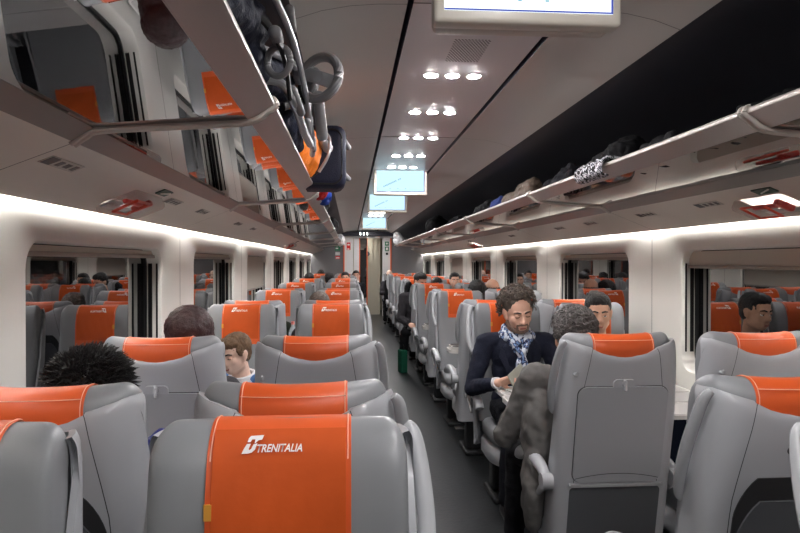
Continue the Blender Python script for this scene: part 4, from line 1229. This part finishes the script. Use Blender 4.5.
# ------------------------------------------------------------------ luggage on the racks
def rack_z(r): return 1.835 if r < 1.10 else 1.815
def soft(name, label, cat, prims, m, loc, rot=0, disp=.012, ds=.05, vox=.008):
    bm = bmesh.new()
    for p in prims: capsule(bm, *p)
    o = organic(name, bm, m, None, vox, 3, disp, ds); o.location = loc; o.rotation_euler = (0, 0, rot)
    return tag(o, label, cat)
M_bagb = clothmat('black_bag_cloth', srgb(13, 13, 16), .8, .3); M_frame = mat('stroller_frame', srgb(176, 178, 182), .3, metal=.7)
M_strg = mat('stroller_grey_plastic', srgb(132, 132, 134), .45); M_strn = clothmat('stroller_fabric', srgb(34, 38, 54), .7, .3)
M_orbag = clothmat('orange_bag_cloth', srgb(232, 122, 26), .6, .3, 90); M_navybag = clothmat('navy_suitcase_cloth', srgb(26, 30, 50), .6, .35, 240)
RL = CX - .65; RR_ = CX + .65
# folded stroller
st = empty('folded_stroller', (-.32, 2.2, 1.84), 0, 'folded grey and navy baby stroller with a large wheel on the left rack', 'stroller')
def ring(bm, c, r, t, wdt, ax, mi=0):
    ax = Vector(ax).normalized(); u = ax.orthogonal().normalized(); v = ax.cross(u); c = Vector(c)
    tube(bm, [c + u * r * math.cos(2 * PI * k / 28) + v * r * math.sin(2 * PI * k / 28) for k in range(28)], t, 10, mi, closed=True)
def wheel(c, ax, r=.075):
    bm = bmesh.new(); ring(bm, c, r, .017, 0, ax); wh = link_mesh('wheel', bm, M_strg, st)
    bm = bmesh.new(); ax = Vector(ax).normalized(); u = ax.orthogonal().normalized(); v = ax.cross(u); c = Vector(c)
    cyl(bm, c - ax * .014, c + ax * .014, .020, seg=18)
    e = Vector((0, 0, 1)).cross(ax).normalized() * .7 + Vector((0, 0, .3)); e = (e - ax * e.dot(ax)).normalized()
    capsule(bm, c - e * r * .9, c + e * r * .9, .024, .024, .55, ax)
    link_mesh('hub', bm, M_handle, wh)
wheel((.215, .10, .245), (.45, .75, -.15), .076)
wheel((.10, .62, .20), (.5, .7, .2), .060)
wheel((.165, .42, .31), (.8, .4, -.2), .050)
bm = bmesh.new()
tube(bm, smooth_path([(-.10, -.62, .16), (.02, -.40, .20), (.13, -.10, .24), (.15, .10, .22), (.17, .40, .10), (.16, .60, .06)], 5), .012, 10)
tube(bm, smooth_path([(-.16, -.30, .10), (-.02, -.24, .13), (.10, -.20, .15), (.145, -.14, .10), (.16, .10, .06), (.17, .30, .05)], 5), .014, 10)
tube(bm, smooth_path([(.12, -.50, .30), (.15, -.20, .27), (.17, .10, .17), (.16, .42, .14)], 5), .010, 10)
tube(bm, smooth_path([(-.1, .1, .06), (.05, .3, .08), (.12, .5, .09)], 5), .012, 10)
link_mesh('frame', bm, M_frame, st)
for pts in ([(-.05, -.60, .26), (.06, -.45, .27), (.13, -.36, .20), (.14, -.2, .10)], [(.0, -.1, .25), (.08, -.02, .29), (.14, .05, .25), (.15, .16, .14)], [(.10, .0, .12), (.16, .12, .17), (.17, .26, .20), (.16, .40, .20)]):
    bm = bmesh.new(); tube(bm, smooth_path(pts, 5), .0075, 8, flat=1.8); link_mesh('strap', bm, M_black, st)
bm = bmesh.new(); ring(bm, (.12, -.33, .17), .040, .010, 0, (.5, .8, .1)); link_mesh('folding_ring', bm, M_strg, st)
for c, a, r in (((.12, -.42, .22), (.0, .07, .0), .030), ((.145, -.02, .23), (.0, .07, -.01), .026), ((.145, -.17, .13), (.02, .07, -.05), .024), ((.165, .22, .12), (.0, .09, -.03), .020), ((.17, .45, .10), (0, .08, -.03), .022), ((.15, -.32, .32), (0, .10, -.02), .022)):
    bm = bmesh.new(); capsule(bm, c, Vector(c) + Vector(a), r * .62, r * .55); link_mesh('joint', bm, M_strg, st)
bm = bmesh.new(); capsule(bm, (-.12, -.55, .13), (-.06, .35, .12), .12, .10, .8, (0, 0, 1)); capsule(bm, (.02, -.35, .19), (.08, .05, .20), .06, .055); capsule(bm, (-.02, -.7, .22), (.03, -.35, .26), .08, .07); capsule(bm, (.08, .15, .12), (.10, .42, .07), .05, .04)
fo = organic('seat_fabric', bm, M_strn, st, .009, 3, .014, .06)
bm = bmesh.new(); cyl(bm, (.20, .26, .23), (.21, .42, .10), .020, .023, 14); link_mesh('footrest_bar', bm, M_strg, st)
# orange bag and navy suitcase
ob = empty('travel_bag', (-.28, 3.10, 1.84), -.1, 'bright orange travel bag on the left rack between stroller and navy suitcase', 'bag')
bm = bmesh.new(); capsule(bm, (0, -.15, .15), (0, .18, .15), .145, .145, .85, (1, 0, 0)); organic('bag_body', bm, M_orbag, ob, .009, 4, .008, .08)
bm = bmesh.new(); tube(bm, smooth_path([(.10, .16, .25), (.16, .14, .22), (.165, .12, .13), (.12, .10, .04)], 5), .008, 8); capsule(bm, (.135, .13, .19), (.15, .19, .17), .022, .026); link_mesh('buckle_strap', bm, M_frame, ob)
bm = bmesh.new(); tube(bm, [(.02 + .118 * math.cos(a), .21, .15 + .13 * math.sin(a)) for a in [R(-80 + 16 * k) for k in range(11)]], .005, 6); link_mesh('zip', bm, M_black, ob)
nb = empty('suitcase', (-.20, 3.62, 1.84), .05, 'dark navy soft suitcase protruding over the left rack edge', 'suitcase')
bm = bmesh.new(); box(bm, (-.26, -.09, .0), (.175, .16, .345), bev=.05); link_mesh('case_body', bm, M_navybag, nb, True, 60)
bm = bmesh.new(); tube(bm, [(x, -.093, z) for x, z in rrect(-.04, .17, .19, .145, .05, 5)], .005, 6, closed=True); link_mesh('zip', bm, M_black, nb)
bm = bmesh.new(); capsule(bm, (.17, -.02, .26), (.19, .03, .24), .016, .016); link_mesh('wheel_corner', bm, M_strg, nb)
bm = bmesh.new(); capsule(bm, (.165, .02, .09), (.19, .04, .07), .016, .015); link_mesh('wheel_corner', bm, M_strg, nb)
soft('rolled_jacket', 'small red jacket on the left rack behind the navy suitcase', 'jacket', [((0, 0, .08), (0, .22, .08), .07, .06)], clothmat('red_cloth', srgb(170, 26, 24)), (-.215, 4.25, 1.84))
soft('rolled_jacket', 'small blue jacket tip next to the red one on the left rack', 'jacket', [((0, 0, .07), (0, .12, .06), .055, .05)], clothmat('blue_cloth', srgb(26, 60, 150)), (-.19, 4.62, 1.84))
soft('duffel_bag', 'black bag on the left rack far behind the navy suitcase', 'bag', [((0, 0, .12), (0, .35, .12), .12, .11)], M_bagb, (-.30, 5.6, 1.84))
soft('duffel_bag', 'black bag at the far end of the left rack', 'bag', [((0, 0, .11), (0, .4, .11), .11, .11)], M_bagb, (-.28, 9.0, 1.84))
soft('plastic_bag', 'white bundle at the far end of the left rack', 'bag', [((0, 0, .12), (.0, .12, .18), .11, .10), ((.02, .0, .1), (.06, .05, .05), .08, .06)], mat('white_bundle', srgb(226, 226, 228), .5), (-.25, 15.8, 1.84), disp=.02)
# right rack
rz = 1.835
soft('rolled_coat', 'black coat on the right rack nearest the camera', 'coat', [((0, 0, .04), (0, .42, .035), .045, .04), ((.05, .1, .05), (.02, .3, .05), .05, .04)], M_bagb, (1.20, 1.72, rz), disp=.02)
soft('rolled_coat', 'black bundle on the right rack between the plaid scarf and nearest coat', 'coat', [((0, 0, .05), (0, .30, .04), .055, .045), ((.05, .1, .06), (.03, .25, .05), .06, .045)], M_bagb, (1.22, 2.42, rz), disp=.02)
# plaid scarf over the rail
M_bw = plaid_mat('black_white_plaid', srgb(20, 20, 26), srgb(220, 220, 226), srgb(70, 72, 84), 55)
bm = bmesh.new()
prof = [(1.30, 1.865), (1.22, 1.885), (1.15, 1.895), (1.105, 1.894), (1.0845, 1.878), (1.082, 1.855), (1.095, 1.835), (1.12, 1.825)]
rows = []
for j in range(19):
    y = 2.78 + .34 * j / 18
    rows.append([bm.verts.new((x - .004 * math.sin(j * 1.7 + i) - .002, y + .012 * math.sin(i * 1.3), z + .008 * math.sin(j * 1.3) * (i < 4) + .002)) for i, (x, z) in enumerate(prof)])
for A, B in zip(rows, rows[1:]):
    for i in range(len(A) - 1): bm.faces.new((A[i], A[i + 1], B[i + 1], B[i]))
bmesh.ops.recalc_face_normals(bm, faces=bm.faces); bmesh.ops.solidify(bm, geom=list(bm.faces), thickness=-.006)
o = link_mesh('plaid_scarf', bm, M_bw, None, True, 80); tag(o, 'black and white plaid scarf hanging over the right rack rail', 'scarf')
soft('rolled_coat', 'black coat heaped behind the plaid scarf on the right rack', 'coat', [((0, 0, .08), (.0, .30, .07), .08, .06), ((.08, .12, .12), (.05, .3, .09), .08, .06)], M_bagb, (1.22, 2.86, rz), disp=.02)
soft('rolled_coat', 'dark grey coat on the right rack left of the plaid scarf', 'coat', [((0, 0, .05), (0, .40, .05), .06, .05), ((.04, .1, .09), (.04, .35, .07), .07, .05)], clothmat('dark_grey_coat', srgb(26, 26, 32)), (1.20, 3.50, rz), disp=.02)
soft('rolled_coat', 'brown grey padded coat on the right rack', 'coat', [((0, 0, .06), (0, .62, .06), .06, .06), ((.03, .05, .12), (.03, .35, .12), .055, .05)], clothmat('brown_padded', srgb(98, 84, 74), .6, .4, 60), (1.19, 4.28, rz), disp=.012)
soft('rolled_coat', 'blue garment on the right rack behind the brown padded coat', 'garment', [((0, 0, .06), (0, .22, .05), .06, .05), ((.02, .05, .10), (.03, .12, .10), .04, .04)], clothmat('blue_garment', srgb(52, 66, 120)), (1.19, 5.15, rz), disp=.02)
soft('rolled_coat', 'black garment on the right rack beyond the blue one', 'garment', [((0, 0, .07), (0, .5, .06), .07, .06)], M_bagb, (1.20, 5.6, rz), disp=.02)
soft('rolled_coat', 'low dark bundle on the right rack in front of the black backpack', 'garment', [((0, 0, .06), (0, .6, .05), .06, .05)], M_bagb, (1.20, 7.2, rz), disp=.02)
bp = empty('backpack', (1.30, 9.6, rz), 0, 'bulky black backpack standing on the far right rack', 'backpack')
bm = bmesh.new(); capsule(bm, (-.08, 0, .13), (.12, .35, .13), .13, .12); capsule(bm, (-.02, .1, .22), (.05, .35, .20), .09, .09); organic('pack_body', bm, M_bagb, bp, .01, 4, .012, .08)
bm = bmesh.new(); tube(bm, smooth_path([(-.14, -.06, .22), (-.20, -.05, .14), (-.16, -.04, .05)], 5), .012, 8); link_mesh('shoulder_strap', bm, M_bagb, bp)
soft('plastic_bag', 'white and black bundle at the far end of the right rack', 'bag', [((0, 0, .10), (-.08, .05, .22), .10, .09), ((-.04, .0, .1), (-.12, .05, .10), .09, .06)], mat('white_bundle', srgb(226, 226, 228), .5), (1.17, 15.4, rz), disp=.02)
# ------------------------------------------------------------------ camera and colour
cam = bpy.data.cameras.new('camera'); co = bpy.data.objects.new('camera', cam); col.objects.link(co)
cam.sensor_width = 36; cam.lens = 660 * 36 / 800; cam.clip_start = 0.05; cam.clip_end = 100
co.location = (0, 0, CAMZ)
co.rotation_euler = (R(90 - 0.42), 0, -math.atan(49.5 / 660))
scene.camera = co
vs_ = scene.view_settings; vs_.view_transform = 'Standard'; vs_.look = 'None'; vs_.gamma = 1.0; vs_.exposure = 0.0
scene.cycles.use_denoising = True
try: scene.cycles.denoiser = 'OPENIMAGEDENOISE'
except Exception: pass
scene.cycles.max_bounces = 8; scene.cycles.diffuse_bounces = 4; scene.cycles.glossy_bounces = 5
scene.cycles.sample_clamp_indirect = 6.0
